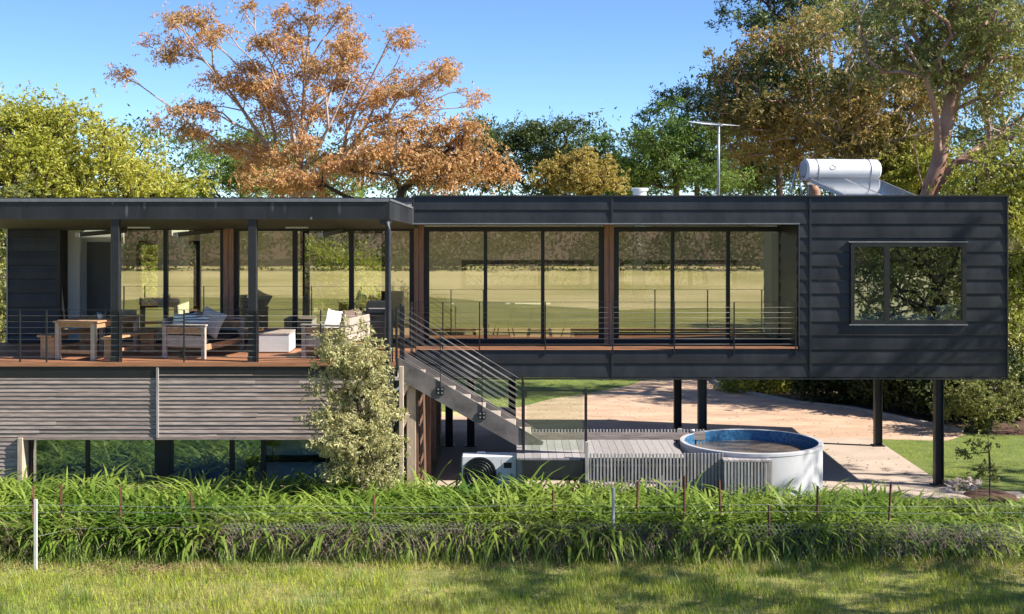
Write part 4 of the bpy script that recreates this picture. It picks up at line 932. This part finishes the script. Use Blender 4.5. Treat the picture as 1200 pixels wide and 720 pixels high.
D = 64; tree('pine_tree', 'broad layered pine left of the golden tree above the middle of the roof', [(655,165,45,26),(610,175,35,32),(640,200,55,30),(580,165,22,22),(590,205,40,30),(690,185,32,24)], D,
     [at_ground(640,D), P(640,330,D), P(642,230,D), P(645,185,D)], 170, 110, 'leaf_pine', 'bark_dark', .26, .05, .95, .45, rmax=.35, up=.4, shell=.35, group=pg, tight=.22)
D = 66; tree('pine_tree', 'slanting pine right of the golden tree', [(705,178,26,22),(720,205,40,26),(740,225,45,18)], D,
     [at_ground(725,D), P(724,330,D), P(720,240,D), P(715,200,D)], 90, 110, 'leaf_pine_lit', 'bark_dark', .26, .05, .95, .45, rmax=.3, up=.4, shell=.35, group=pg, tight=.22)
D = 50; tree('golden_tree', 'small golden-leaved tree just above the middle of the roof', [(682,202,26,22),(660,213,26,14),(703,216,22,14),(675,188,14,10)], D,
     [at_ground(682,D), P(682,330,D), P(682,240,D), P(682,215,D)], 120, 100, 'leaf_gold', 'bark_dark', .14, .04, .42, .7, rmax=.12, shell=.3, puff=5)
D = 60; tree('pine_tree', 'bright green pine left of the television antenna', [(785,185,48,40),(760,205,36,28),(810,165,38,34),(820,205,50,28),(790,150,22,16)], D,
     [at_ground(795,D), P(795,330,D), P(793,240,D), P(790,190,D)], 190, 110, 'leaf_pine_lit', 'bark_dark', .25, .05, .95, .5, rmax=.35, up=.4, shell=.4, group=pg, tight=.22)
D = 63; tree('pine_tree', 'leaning pine with a bare trunk and flat top behind the antenna', [(830,125,36,18),(810,118,22,14),(860,140,35,24),(880,175,40,45),(870,210,45,30)], D,
     [at_ground(835,D), P(822,300,D), P(815,200,D), P(806,140,D)], 130, 110, 'leaf_pine', 'bark_dark', .25, .05, .95, .45, rmax=.28, up=.4, shell=.3, group=pg, tight=.22)
D = 60; tree('pine_tree', 'very tall dark pine rising out of the top of the picture right of the sky', [(900,15,45,40),(920,60,60,60),(890,-20,40,30),(950,20,60,60),(900,110,45,40),(960,90,60,60)], D,
     [at_ground(915,D), P(915,300,D), P(912,150,D), P(908,20,D), P(905,-40,D)], 210, 110, 'leaf_pine', 'bark_dark', .26, .05, 1.0, .5, rmax=.4, up=.4, shell=.3, group=pg, tight=.22)
D = 61; tree('pine_tree', 'dark pine filling the gap behind the solar heater', [(1000,60,80,80),(1080,40,80,80),(1060,130,90,80),(980,160,70,70),(1150,110,80,90),(1200,60,60,110)], D,
     [at_ground(1050,D), P(1050,300,D), P(1050,150,D), P(1050,60,D)], 330, 100, 'leaf_pine', 'bark_dark', .28, .055, 1.0, .5, rmax=.45, up=.4, shell=.3, group=pg, tight=.22)
D = 46; tree('bronze_eucalypt', 'drooping bronze-leaved eucalypt left of the solar heater', [(885,85,42,42),(905,130,55,50),(870,130,30,40),(935,170,50,45),(895,185,45,38),(960,110,40,40),(930,60,40,30)], D,
     [at_ground(960,D), P(958,300,D), P(955,225,D), P(930,185,D), P(915,160,D)], 300, 70, 'leaf_bronze', 'bark_red', .20, .05, .75, .85, twig=.014, rmax=.22, droop=.5, shell=.45)
D = 43; tree('bronze_eucalypt', 'round-topped eucalypt with golden tips directly behind the solar tank', [(1030,100,46,44),(1050,140,42,40),(1010,150,45,45),(1000,190,50,30)], D,
     [at_ground(1012,D), P(1012,300,D), P(1011,215,D), P(1013,150,D)], 230, 75, 'leaf_bronze', 'bark_pale', .19, .05, .7, .85, twig=.014, rmax=.17, droop=.5, shell=.45)
D = 38; tree('red_trunk_eucalypt', 'big eucalypt with leaning red-brown forked trunk at the right behind the roof', [(1100,15,80,40),(1160,30,60,50),(1045,20,50,35),(1180,110,40,60),(1120,75,55,35),(1185,185,30,45),(1150,-30,90,40),(1070,60,40,28),(1175,240,25,30)], D,
     [at_ground(1078,D), P(1080,330,D), P(1086,235,D), P(1100,190,D), P(1108,150,D), P(1118,105,D)], 300, 75, 'leaf_olive', 'bark_red', .19, .045, .72, .85, twig=.016, rmax=.27, droop=.5, shell=.4, wpath=.3, bend=.08, limbs=[[P(1086,235,38),P(1076,200,37.8),P(1072,170,37.5),P(1080,140,37)],[P(1100,190,38),P(1098,140,37.5),P(1085,90,37),P(1060,50,37)],[P(1086,235,38),P(1120,190,38),P(1160,165,38.5),P(1195,140,39)],[P(1118,105,38),P(1132,70,38),P(1160,40,38)]])
D = 42; tree('olive_tree', 'sunlit yellow-green tree between the red trunk and the solar heater', [(1075,195,40,32),(1055,210,35,25),(1110,215,40,28)], D,
     [at_ground(1085,D), P(1085,330,D), P(1080,240,D), P(1078,215,D)], 120, 90, 'leaf_bright', 'bark_dark', .17, .045, .6, .85, rmax=.16, shell=.45)
D = 37; tree('yellow_olive_tree', 'yellow-green tree beyond the right end of the house', [(1195,290,26,60),(1200,370,30,70),(1215,230,45,60),(1160,215,35,30),(1205,440,30,55)], D,
     [at_ground(1212,D), P(1212,400,D), P(1208,300,D), P(1205,240,D)], 230, 85, 'leaf_bright', 'bark_dark', .16, .045, .6, .85, rmax=.2, droop=.3, shell=.45)
D = 42; tree('small_golden_tree', 'small yellow-leaved tree seen through the glazing behind the deck sofas', [(385,320,34,48),(425,330,26,45),(400,380,35,45)], D,
     [at_ground(402,D), P(402,440,D), P(400,380,D), P(398,330,D)], 170, 90, 'leaf_yellowgreen', 'bark_dark', .13, .045, .5, .85, rmax=.12, shell=.5)
D = 38; tree('leafy_shrub', 'tall shrub beyond the left corner of the house', [(-5,300,30,70),(-8,400,30,80),(-40,340,40,100)], D,
     [at_ground(-10,D), P(-10,400,D), P(-8,330,D)], 160, 90, 'leaf_olive', 'bark_dark', .16, .045, .6, .85, rmax=.12, shell=.5, cat='shrub')
D = 52; tree('pale_trunk_eucalypt', 'slender eucalypt with pale bare limbs between the tall pine and the red-trunk eucalypt', [(955,15,45,35),(1000,45,45,40),(935,50,32,26),(985,-15,60,30),(1010,85,30,25)], D,
     [at_ground(985,D), P(985,300,D), P(982,180,D), P(978,110,D), P(972,50,D), P(975,5,D)], 110, 50, 'leaf_olive', 'bark_pale', .18, .045, .6, .8, twig=.012, rmax=.17, droop=.5, shell=.3, wpath=.6, bend=.06, limbs=[[P(978,110,D),P(960,70,D),P(940,35,D)],[P(978,110,D),P(1000,60,D),P(1008,20,D)]])
# ---- shrubs under and beyond the raised wing
def shrub(name, label, x, D, rx, top, n, per, lf, ln=.13, wd=.045, group=None, bot=None, cl=.4):
    bot = bot or HY+CAMZ*F/D
    return tree(name, label, [(x,(top+bot)/2,rx,(bot-top)/2)], D, [at_ground(x,D), P(x,bot-(bot-top)*.3,D), P(x,bot-(bot-top)*.55,D)], n, per, lf, 'bark_dark', ln, wd, cl, .85, rmax=.07, shell=.55, group=group, cat='shrub')
shrub('shrub', 'low bright green shrub at the edge of the gravel drive under the house', 893, 40.5, 34, 443, 70, 80, 'leaf_bright')
hg = 'dark shrubs along the far side of the drive'
for x, D, rx, top, lab in ((985,38.5,45,425,'dark shrub behind the right rear steel post'),(1055,37.0,42,420,'dark shrub between the two right-hand steel posts'),(1120,36.0,45,415,'dark shrub right of the front right steel post'),(1180,35.2,42,420,'dark shrub at the right edge of the picture'),(935,42,40,420,'dark shrub beyond the bright green shrub')):
    shrub('dark_shrub', lab, x, D, rx, top, 110, 90, 'leaf_hedge', .15, .055, hg)
shrub('olive_shrub', 'brownish olive shrub behind the sapling at the right', 1160, 33.6, 40, 442, 90, 80, 'leaf_olive', .10, .035)
kp = [G(1128,507),G(1090,500),G(1040,489),G(1000,481),G(936,474),G(880,463),G(850,456),G(838,449),G(832,442)]
b = MB()
for a_, c_ in zip(kp[:-1], kp[1:]): b.beam((*a_,.03),(*c_,.03),.12,.14)
tag(b.build('kerb', 'stone_grey'), kind='structure')
sheet('mulch_bed', kp+[G(836,440),(13.5,17.5),(19,10),(19,6.0),(12.0,6.0)], .008, 'mulch')
shrub('dark_shrub', 'dark shrub beyond the far lawn seen under the house', 700, 50, 60, 405, 80, 90, 'leaf_hedge', .2, .06, hg)
shrub('dark_shrub', 'wide dark shrub beyond the drive seen between the middle posts', 800, 56, 70, 395, 90, 90, 'leaf_hedge', .2, .06, hg)
shrub('dark_shrub', 'dark shrub beyond the far lawn behind the stair', 600, 54, 60, 400, 80, 90, 'leaf_hedge', .2, .06, hg)
for x, D, rx, top, bot, lf, lab in ((548,45,20,285,375,'leaf_bright','sunlit yellow bush seen through the left end of the rear slot window'),(652,47,34,312,380,'leaf_bright','low lit bush seen through the middle of the rear slot window'),(790,48,26,318,380,'leaf_olive','olive bush seen through the second rear slot window')):
    shrub('garden_bush', lab, x, D, rx, top, 60, 60, lf, .13, .045, 'bushes behind the house seen through its windows')
# far wood closing the view behind the garden
def wood(name, x0, x1, y0, y1, h0, h1, n, per, lf, ln, kind='stuff', spread=.8):
    c = np.stack([rng.uniform(x0,x1,n), rng.uniform(y0,y1,n), rng.uniform(0,1,n)**.7],1); hh = h0+(h1-h0)*(.5+.5*np.sin(c[:,0]*.21)*np.cos(c[:,0]*.083+1)); c[:,2] *= hh
    cc = np.repeat(c,per,0)+rng.normal(size=(n*per,3))*np.repeat(rng.uniform(.4,1.3,n),per)[:,None]*spread; cc[:,2] = np.maximum(cc[:,2],.05)
    V, Q = leaf_arrays(cc, ln, ln*.35); return tag(link_mesh(name, arr_mesh(name, V, Q), lf), kind=kind)
wood('far_wood', -60, 70, 46, 60, 9.0, 10.2, 2900, 34, 'leaf_pine', .34, spread=.5)
# belt of trees across the paddock in front, seen mirrored in the glazing
wood('paddock_tree_belt', -75, 75, -98, -86, 8, 13, 2200, 40, 'leaf_far', .5)
wood('paddock_hedge', -75, 75, -80, -77, 1.2, 4.0, 700, 40, 'leaf_hedge', .4)
# ---- trees standing to the right of the picture: they throw the dappled shade and show in the right-hand window
def wtree(name, label, base, h, r, n, per, lf, bark, zc=.62, squash=.75, ln=.22, wd=.06, cl=.8, shell=.3, group=None):
    b_ = np.array((*base,0.)); v = rng.normal(size=(n,3)); v /= np.linalg.norm(v,axis=1)[:,None]; v *= (rng.uniform(shell**3,1,n)**(1/3))[:,None]
    c = b_+np.array((0,0,h*zc))+v*np.array((r,r,h*(1-zc)))
    return tree(name, label, None, 0, [b_, b_+(.1,0,h*.15), b_+(.2,.1,h*.3), b_+(.1,0,h*.45)], n, per, lf, bark, ln, wd, cl, .75, twig=.015, rmax=.25, droop=.4, group=group, world_clumps=c)
sg = 'eucalypts at the right of the paddock'
wtree('shade_eucalypt', 'tall eucalypt standing right of the house end', (19.5,-3.4), 14.5, 3.4, 90, 60, 'leaf_olive', 'bark_pale', .68, group=sg)
wtree('shade_eucalypt', 'tall eucalypt in the paddock fence corner at the right', (14.6,-9.4), 13, 3.3, 90, 55, 'leaf_olive', 'bark_pale', .68, group=sg)
wtree('shade_eucalypt', 'wide eucalypt in the paddock to the right of the viewer', (18.5,-11.5), 13, 3.8, 90, 55, 'leaf_bronze', 'bark_pale', .66, group=sg)
wtree('shade_eucalypt', 'dense olive tree farther out in the paddock at the right', (15.6,-24), 8, 4.2, 260, 70, 'leaf_olive', 'bark_dark', .48, group=sg)
wtree('shade_eucalypt', 'second dense olive tree out in the paddock at the right', (19.0,-31), 9, 5, 260, 70, 'leaf_bronze', 'bark_dark', .48, group=sg)
wtree('shade_eucalypt', 'eucalypt on the far side of the drive beyond the right end of the house', (19.5,11.0), 12, 3.8, 130, 60, 'leaf_olive', 'bark_pale', .66, group=sg)

wtree('shade_eucalypt', 'second eucalypt on the far side of the drive, nearer the hedge', (17.5,16.5), 11, 3.8, 130, 60, 'leaf_olive', 'bark_pale', .6, group=sg)
n = 700; q = np.concatenate([np.stack([rng.uniform(-1,12,n),rng.uniform(5.6,14,n),np.full(n,.012)],1), np.stack([rng.uniform(3,8.5,250),rng.uniform(-.3,5.4,250),np.full(250,.036)],1), np.stack([rng.uniform(-9,9,1500),rng.normal(-5.75,.22,1500),np.full(1500,.03)],1), np.stack([rng.normal(-5.3,.9,900),rng.normal(-6.0,.22,900),np.full(900,.06)],1)])
k = (q[:,1] < 5.6)|(q[:,1] < 16.5-q[:,0]*.9); q = q[k]; n = len(q); d = rng.normal(size=(n,3))*np.array((1,1,.12))
V, Q = leaf_arrays(q, .06, .022, up=.0, d=d); V[:,2] = np.maximum(V[:,2], .008); tag(link_mesh('leaf_litter', arr_mesh('leaf_litter', V, Q), 'flower_stem'), kind='stuff')
# ---- shrub in front of the deck, sapling, pavers
D = 24.2; sb = [(415,420,18,36),(400,440,28,40),(430,450,22,50),(405,490,38,45),(435,500,32,60),(420,540,45,40),(375,468,14,10),(440,410,10,20),(392,415,12,25),(450,540,22,45),(412,520,50,40),(400,400,16,18)]
tree('silver_shrub', 'tall grey-green flowering shrub in front of the slatted wall', sb, D, [at_ground(425,D), P(424,560,D), P(422,510,D), P(420,470,D)], 620, 40, 'leaf_silver', 'bark_dark', .085, .022, .20, 1.0, twig=.006, rmax=.06, shell=.3, cat='shrub')
D = 25.6; tree('sapling', 'thin young tree on the right lawn by the rocks', [(1150,545,20,26),(1160,520,16,18),(1145,565,16,14)], D, [at_ground(1160,D), P(1160,560,D), P(1159,530,D), P(1157,500,D)], 22, 14, 'leaf_olive', 'bark_dark', .10, .03, .16, .6, twig=.004, rmax=.016, shell=.2)
for i in range(46):
    q = G(random.uniform(1100,1148), random.uniform(564,577)); s_ = random.uniform(.04,.11); b = MB(); n = 7
    V = [(q[0]+s_*math.cos(2*math.pi*k/n)*random.uniform(.7,1.3), q[1]+s_*math.sin(2*math.pi*k/n)*random.uniform(.7,1.2), z) for z in (.0,) for k in range(n)]
    V += [(p[0]*.5+q[0]*.5, p[1]*.5+q[1]*.5, s_*random.uniform(.6,1.0)) for p in V]
    b.add(V, [tuple(range(n,2*n))]+[(k,(k+1)%n,n+(k+1)%n,n+k) for k in range(n)])
    tag(b.build('rock', 'rock'), 'small rough rock in the pile beside the front right steel post', 'rock', 'rocks piled beside the post')
q = G(1160,582); b = MB(); b.lathe((q[0],q[1],0), [(.55,.002),(.35,.07),(.01,.09)], 20); tag(b.build('mulch_bed', 'mulch', smooth=True), kind='structure')
q = P(594,483,33.0); pb = thing('planter_box', (q[0],q[1]+.2,0), 'grey timber planter box at the edge of the far lawn under the stair', 'planter')
for k in range(3): BOX('plank', 'grey_timber', pb, q[0]-.22, q[0]+.22, q[1], q[1]+.45, .03+k*.2, .22+k*.2, c=.006)

# ------------------------------------------------------------------ strap-leaf bed, dry thatch, grass
def straps(base, ln, wd, lean0, curl, az, seg=5):
    n = len(base); f = np.linspace(0,1,seg+1); pts = np.zeros((n,seg+1,3)); pts[:,0] = base; ang = lean0.copy(); hd_ = np.stack([np.cos(az),np.sin(az)],1)
    for s_ in range(seg):
        st_ = ln/seg; pts[:,s_+1,:2] = pts[:,s_,:2]+hd_*(np.sin(ang)*st_)[:,None]; pts[:,s_+1,2] = pts[:,s_,2]+np.cos(ang)*st_; ang = ang+curl/seg
    pts[:,:,2] = np.maximum(pts[:,:,2], .02)
    side = np.stack([-np.sin(az),np.cos(az),np.zeros(n)],1); wf = np.array([.75,1,1,.9,.65,.08]) if seg == 5 else np.linspace(1,.08,seg+1)
    a = pts-side[:,None]*(wd[:,None]*wf/2)[:,:,None]; b = pts+side[:,None]*(wd[:,None]*wf/2)[:,:,None]
    V = np.stack([a,b],2).reshape(n,-1,3); m = 2*(seg+1); k = np.arange(seg)*2; q = np.stack([k,k+1,k+3,k+2],1)
    return V.reshape(-1,3), (q[None]+(np.arange(n)*m)[:,None,None]).reshape(-1,4)
def bed_top(x):                                           # leaf height and back edge of the bed along x
    return np.interp(x, [-11,-8,-4,-2.3,-.9,0,3,5,6.5,8.5,11], [.74,.72,.74,.70,.72,.88,.78,.72,.58,.44,.40]), np.interp(x, [-11,-2.6,-1.2,3,4.2,6,7.5,11],[-2.15,-2.15,-2.5,-3.3,-3.3,-2.6,-3.0,-3.2])
cl_ = []
for x in np.arange(-11,10.5,.27):
    h, back = bed_top(x); y = -5.0
    while y < back: cl_.append((x+rng.uniform(-.13,.13), y+rng.uniform(-.12,.12), h*rng.uniform(.8,1.2))); y += .27
cl_ = np.array(cl_); per = 54; base = np.repeat(cl_,per,0); n = len(base); hh = base[:,2].copy()
base = np.stack([base[:,0]+rng.normal(size=n)*.06, base[:,1]+rng.normal(size=n)*.06, np.full(n,.02)],1)
V, Q = straps(base, hh*rng.uniform(1.0,1.6,n), rng.uniform(.036,.062,n), rng.uniform(.05,.7,n), rng.uniform(1.3,2.9,n), rng.uniform(0,2*math.pi,n))
tag(link_mesh('agapanthus_bed', arr_mesh('agapanthus_bed', V, Q, smooth=True), 'leaf_strap'), kind='stuff')
n = 260; sx = rng.uniform(3.5,9.5,n); ys = rng.uniform(-4.6,-3.4,n)                      # spent flower stalks
V, Q = straps(np.stack([sx,ys,np.full(n,.1)],1), rng.uniform(.5,.85,n), np.full(n,.012), rng.uniform(0,.4,n), rng.uniform(-.2,.4,n), rng.uniform(0,6.28,n), 3)
tag(link_mesh('dry_stalks', arr_mesh('dry_stalks', V, Q), 'flower_stem'), kind='stuff')
n = 9000; tx = rng.uniform(-11,10.5,n); dens = (.35+.65*(np.sin(tx*1.3)+np.sin(tx*.57+2) > -.5))*np.where(tx < -5.5,.45,1)*np.where(tx > 3,.45,1); k = rng.uniform(size=n) < dens; tx = tx[k]; n = len(tx)
V, Q = straps(np.stack([tx,rng.normal(-5.30,.12,n),rng.uniform(.02,.45,n)],1), rng.uniform(.25,.75,n), rng.uniform(.006,.015,n), rng.uniform(.2,1.6,n), rng.uniform(.5,2.6,n), rng.uniform(math.pi*.8,2.2*math.pi,n), 4)
tag(link_mesh('dry_thatch', arr_mesh('dry_thatch', V, Q), 'leaf_dry'), kind='stuff')
bs = MB(); bs.box(-11.5,10.6,-5.15,-2.3,-.05,.012); tag(bs.build('soil', 'soil'), kind='structure')
# mixed weeds along the foot of the fence
n = 5200; tx = rng.uniform(-11,10.5,n)
V, Q = straps(np.stack([tx,rng.normal(-5.50,.10,n),np.zeros(n)],1), rng.uniform(.12,.42,n)*(.7+.5*np.sin(tx*2.1)**2), rng.uniform(.006,.014,n), rng.uniform(0,.6,n), rng.uniform(.2,1.4,n), rng.uniform(0,6.28,n), 3)
tag(link_mesh('fence_weeds', arr_mesh('fence_weeds', V, Q), 'leaf_strap'), kind='stuff')
def noise2(x, y, s, seed):
    r_ = np.random.default_rng(seed); v = 0
    for _ in range(6):
        a, b, c, d = r_.uniform(-1,1,2).tolist()+r_.uniform(0,6.28,2).tolist(); v = v+np.sin((x*a+y*b)*s*2.2+c)*np.cos((x*b-y*a)*s*1.7+d)
    return v/2.4
def grass(name, n, x0, x1, y0, y1, h0, h1, mask=None, dry=0., wd=.007):
    x = rng.uniform(x0,x1,n); y = rng.uniform(y0,y1,n)
    if mask is not None: k = mask(x,y); x, y = x[k], y[k]; n = len(x)
    cl = noise2(x,y,1.6,3)*.5+.5; nz = noise2(x,y,.7,5)
    ln = (h0+(h1-h0)*np.clip(cl,0,1))*rng.uniform(.5,1.3,n)
    V, Q = straps(np.stack([x,y,np.full(n,.004)],1), ln, wd*rng.uniform(.6,1.4,n), rng.uniform(0,.55,n), rng.uniform(0,1.2,n), rng.uniform(0,6.28,n), 2)
    t = np.clip(dry(x,y) if callable(dry) else np.full(n,dry),0,1); t = np.where(rng.uniform(size=n) < t*.9, rng.uniform(.6,1,n), rng.uniform(0,.35,n))
    g = np.stack([np.interp(nz,[-1,1],[.30,.50]), np.interp(nz,[-1,1],[.46,.56]), np.full(n,.05)],1)*rng.uniform(.5,1.35,n)[:,None]
    d_ = np.array((.62,.50,.26))*rng.uniform(.6,1.1,n)[:,None]; col = g*(1-t[:,None])+d_*t[:,None]
    me = arr_mesh(name, V, Q); at = me.color_attributes.new('tint','FLOAT_COLOR','POINT')
    at.data.foreach_set('color', np.repeat(np.concatenate([col,np.ones((n,1))],1),6,0).astype(np.float32).ravel())
    return tag(link_mesh(name, me, 'grass_blades'), kind='stuff')
fdry = lambda x,y: np.clip(1.15-(np.abs(y+5.75)/.45),0,1)*np.clip(.5+noise2(x,y,1.1,9)*.8+np.where(x < -1,.35,0),0,1)+.10+.28*np.clip(noise2(x,y,.9,21),0,1)+np.where((x > -6.6)&(x < -4)&(y > -6.5),.25,0)
grass('paddock_grass', 82000, -9.5, 9.5, -9.2, -5.35, .05, .17, dry=fdry, wd=.011)
n_ = 420; tx = np.repeat(rng.uniform(-9.3,9.3,n_),22)+rng.normal(size=n_*22)*.05; ty = np.repeat(rng.uniform(-8.8,-5.6,n_),22)+rng.normal(size=n_*22)*.05; n = len(tx)
V, Q = straps(np.stack([tx,ty,np.full(n,.0)],1), np.repeat(rng.uniform(.12,.34,n_),22)*rng.uniform(.6,1.2,n), rng.uniform(.004,.010,n), rng.uniform(0,.6,n), rng.uniform(.1,1.4,n), rng.uniform(0,6.28,n), 3)
tag(link_mesh('grass_tufts', arr_mesh('grass_tufts', V, Q), 'leaf_strap'), kind='stuff')
rl = lambda x,y: (x > 8.64)|(y < -1.0)
grass('garden_lawn', 34000, 6.0, 14.5, -2.6, 7.0, .03, .08, mask=lambda x,y: ((x > 8.66)&(y > -.3)&(y < np.interp(x,[8.6,10,11,13],[5.4,5.2,5.6,6.2])))|((y < -.98)&(y > -2.4))|((x > 9.95)&(y < -.3)), dry=.04, wd=.009)
lawn_poly = lambda x,y: (x < np.interp(y,[9.8,11.0,13,16],[-.6,.2,3.0,5.2]))
grass('far_lawn', 26000, -7, 6, 10.2, 17.5, .02, .06, mask=lawn_poly, dry=.03, wd=.016)

# ------------------------------------------------------------------ fence
fn = thing('wire_fence', (0,-5.35,0), 'low paddock wire fence with netting in front of the strap-leaf bed', 'fence')
FY = -5.35; FDn = FY+CAMD
b = MB(); X = PX(42.5,21.1); b.box(X-.022,X+.022,-5.95,-5.905,0,PZ(585,21.1)); b.build('post', 'white_paint', fn, label='white painted square post')
b = MB(); X = PX(717.5,21.7); b.tube([(X,FY-.05,0),(X+.01,FY-.05,PZ(570,21.7))], .026, 8); b.build('post', 'galv', fn)
for i, z in enumerate((PZ(601,FDn)+.0, .86)):
    pts = [(x, FY+.0, z+.012*math.sin(x*1.7+i)+.01*math.sin(x*.5)) for x in np.linspace(-11.5,11,46)]
    b = MB(); b.tube(pts, .0022, 4); b.build('wire', 'galv', fn)
b = MB(); b.tube([(x, FY-.55 if x < -7 else FY-.02, .52+.01*math.sin(x*2)) for x in np.linspace(-7.35,0,20)], .0025, 4); b.build('wire', 'galv', fn)
# hexagonal netting
cw, chh = .062, .062; E = []
zt_ = .62
for i in range(int((11-(-4.5))/cw)):
    for j in range(int(zt_/chh)+1):
        x = -4.5+(i+.5*(j % 2))*cw; z = zt_-j*chh; zz = max(0, z-chh*.35)
        if z < .02: continue
        wv = .02*math.sin(x*2.3+z*3)
        E += [((x,z),(x,zz)), ((x,zz),(x-cw/2,max(0,z-chh))), ((x,zz),(x+cw/2,max(0,z-chh)))]
E = np.array(E); wy = lambda x,z: FY-.085+.02*np.sin(x*2.3+z*3)
p0 = np.stack([E[:,0,0],wy(E[:,0,0],E[:,0,1]),E[:,0,1]],1); p1 = np.stack([E[:,1,0],wy(E[:,1,0],E[:,1,1]),E[:,1,1]],1)
V, Q = tubes_arrays(p0,p1,np.full(len(p0),.0025),np.full(len(p0),.0025),3)
tag(link_mesh('netting', arr_mesh('netting', V-np.array((0,-5.35,0)), Q), 'wire_galv', fn), kind='stuff')
for x, yt, lean in ((38,570,0),(71,568,0),(141,569,0),(230,576,.10),(438,580,0),(648,575,.0),(745,564,-.03),(802,558,0),(846,562,.04),(901,592,0),(958,570,0),(1040,567,-.05)):
    Dp = 22.2 if x != 901 else 21.7; X = PX(x,Dp); z = PZ(yt,Dp); b = MB(); Y = Dp-CAMD
    for a in (0, 2*math.pi/3, 4*math.pi/3): b.add([(X,Y,0),(X+.020*math.cos(a+.5),Y+.020*math.sin(a+.5),0),(X-lean*z+.020*math.cos(a+.5),Y+.020*math.sin(a+.5),z),(X-lean*z,Y,z),
        (X+.006,Y+.004,0),(X+.020*math.cos(a+.5)+.006,Y+.020*math.sin(a+.5)+.004,0),(X-lean*z+.020*math.cos(a+.5)+.006,Y+.020*math.sin(a+.5)+.004,z),(X-lean*z+.006,Y+.004,z)],
        [(0,1,2,3),(7,6,5,4),(0,4,5,1),(1,5,6,2),(2,6,7,3),(3,7,4,0)])
    b.build('picket', 'rust', fn)
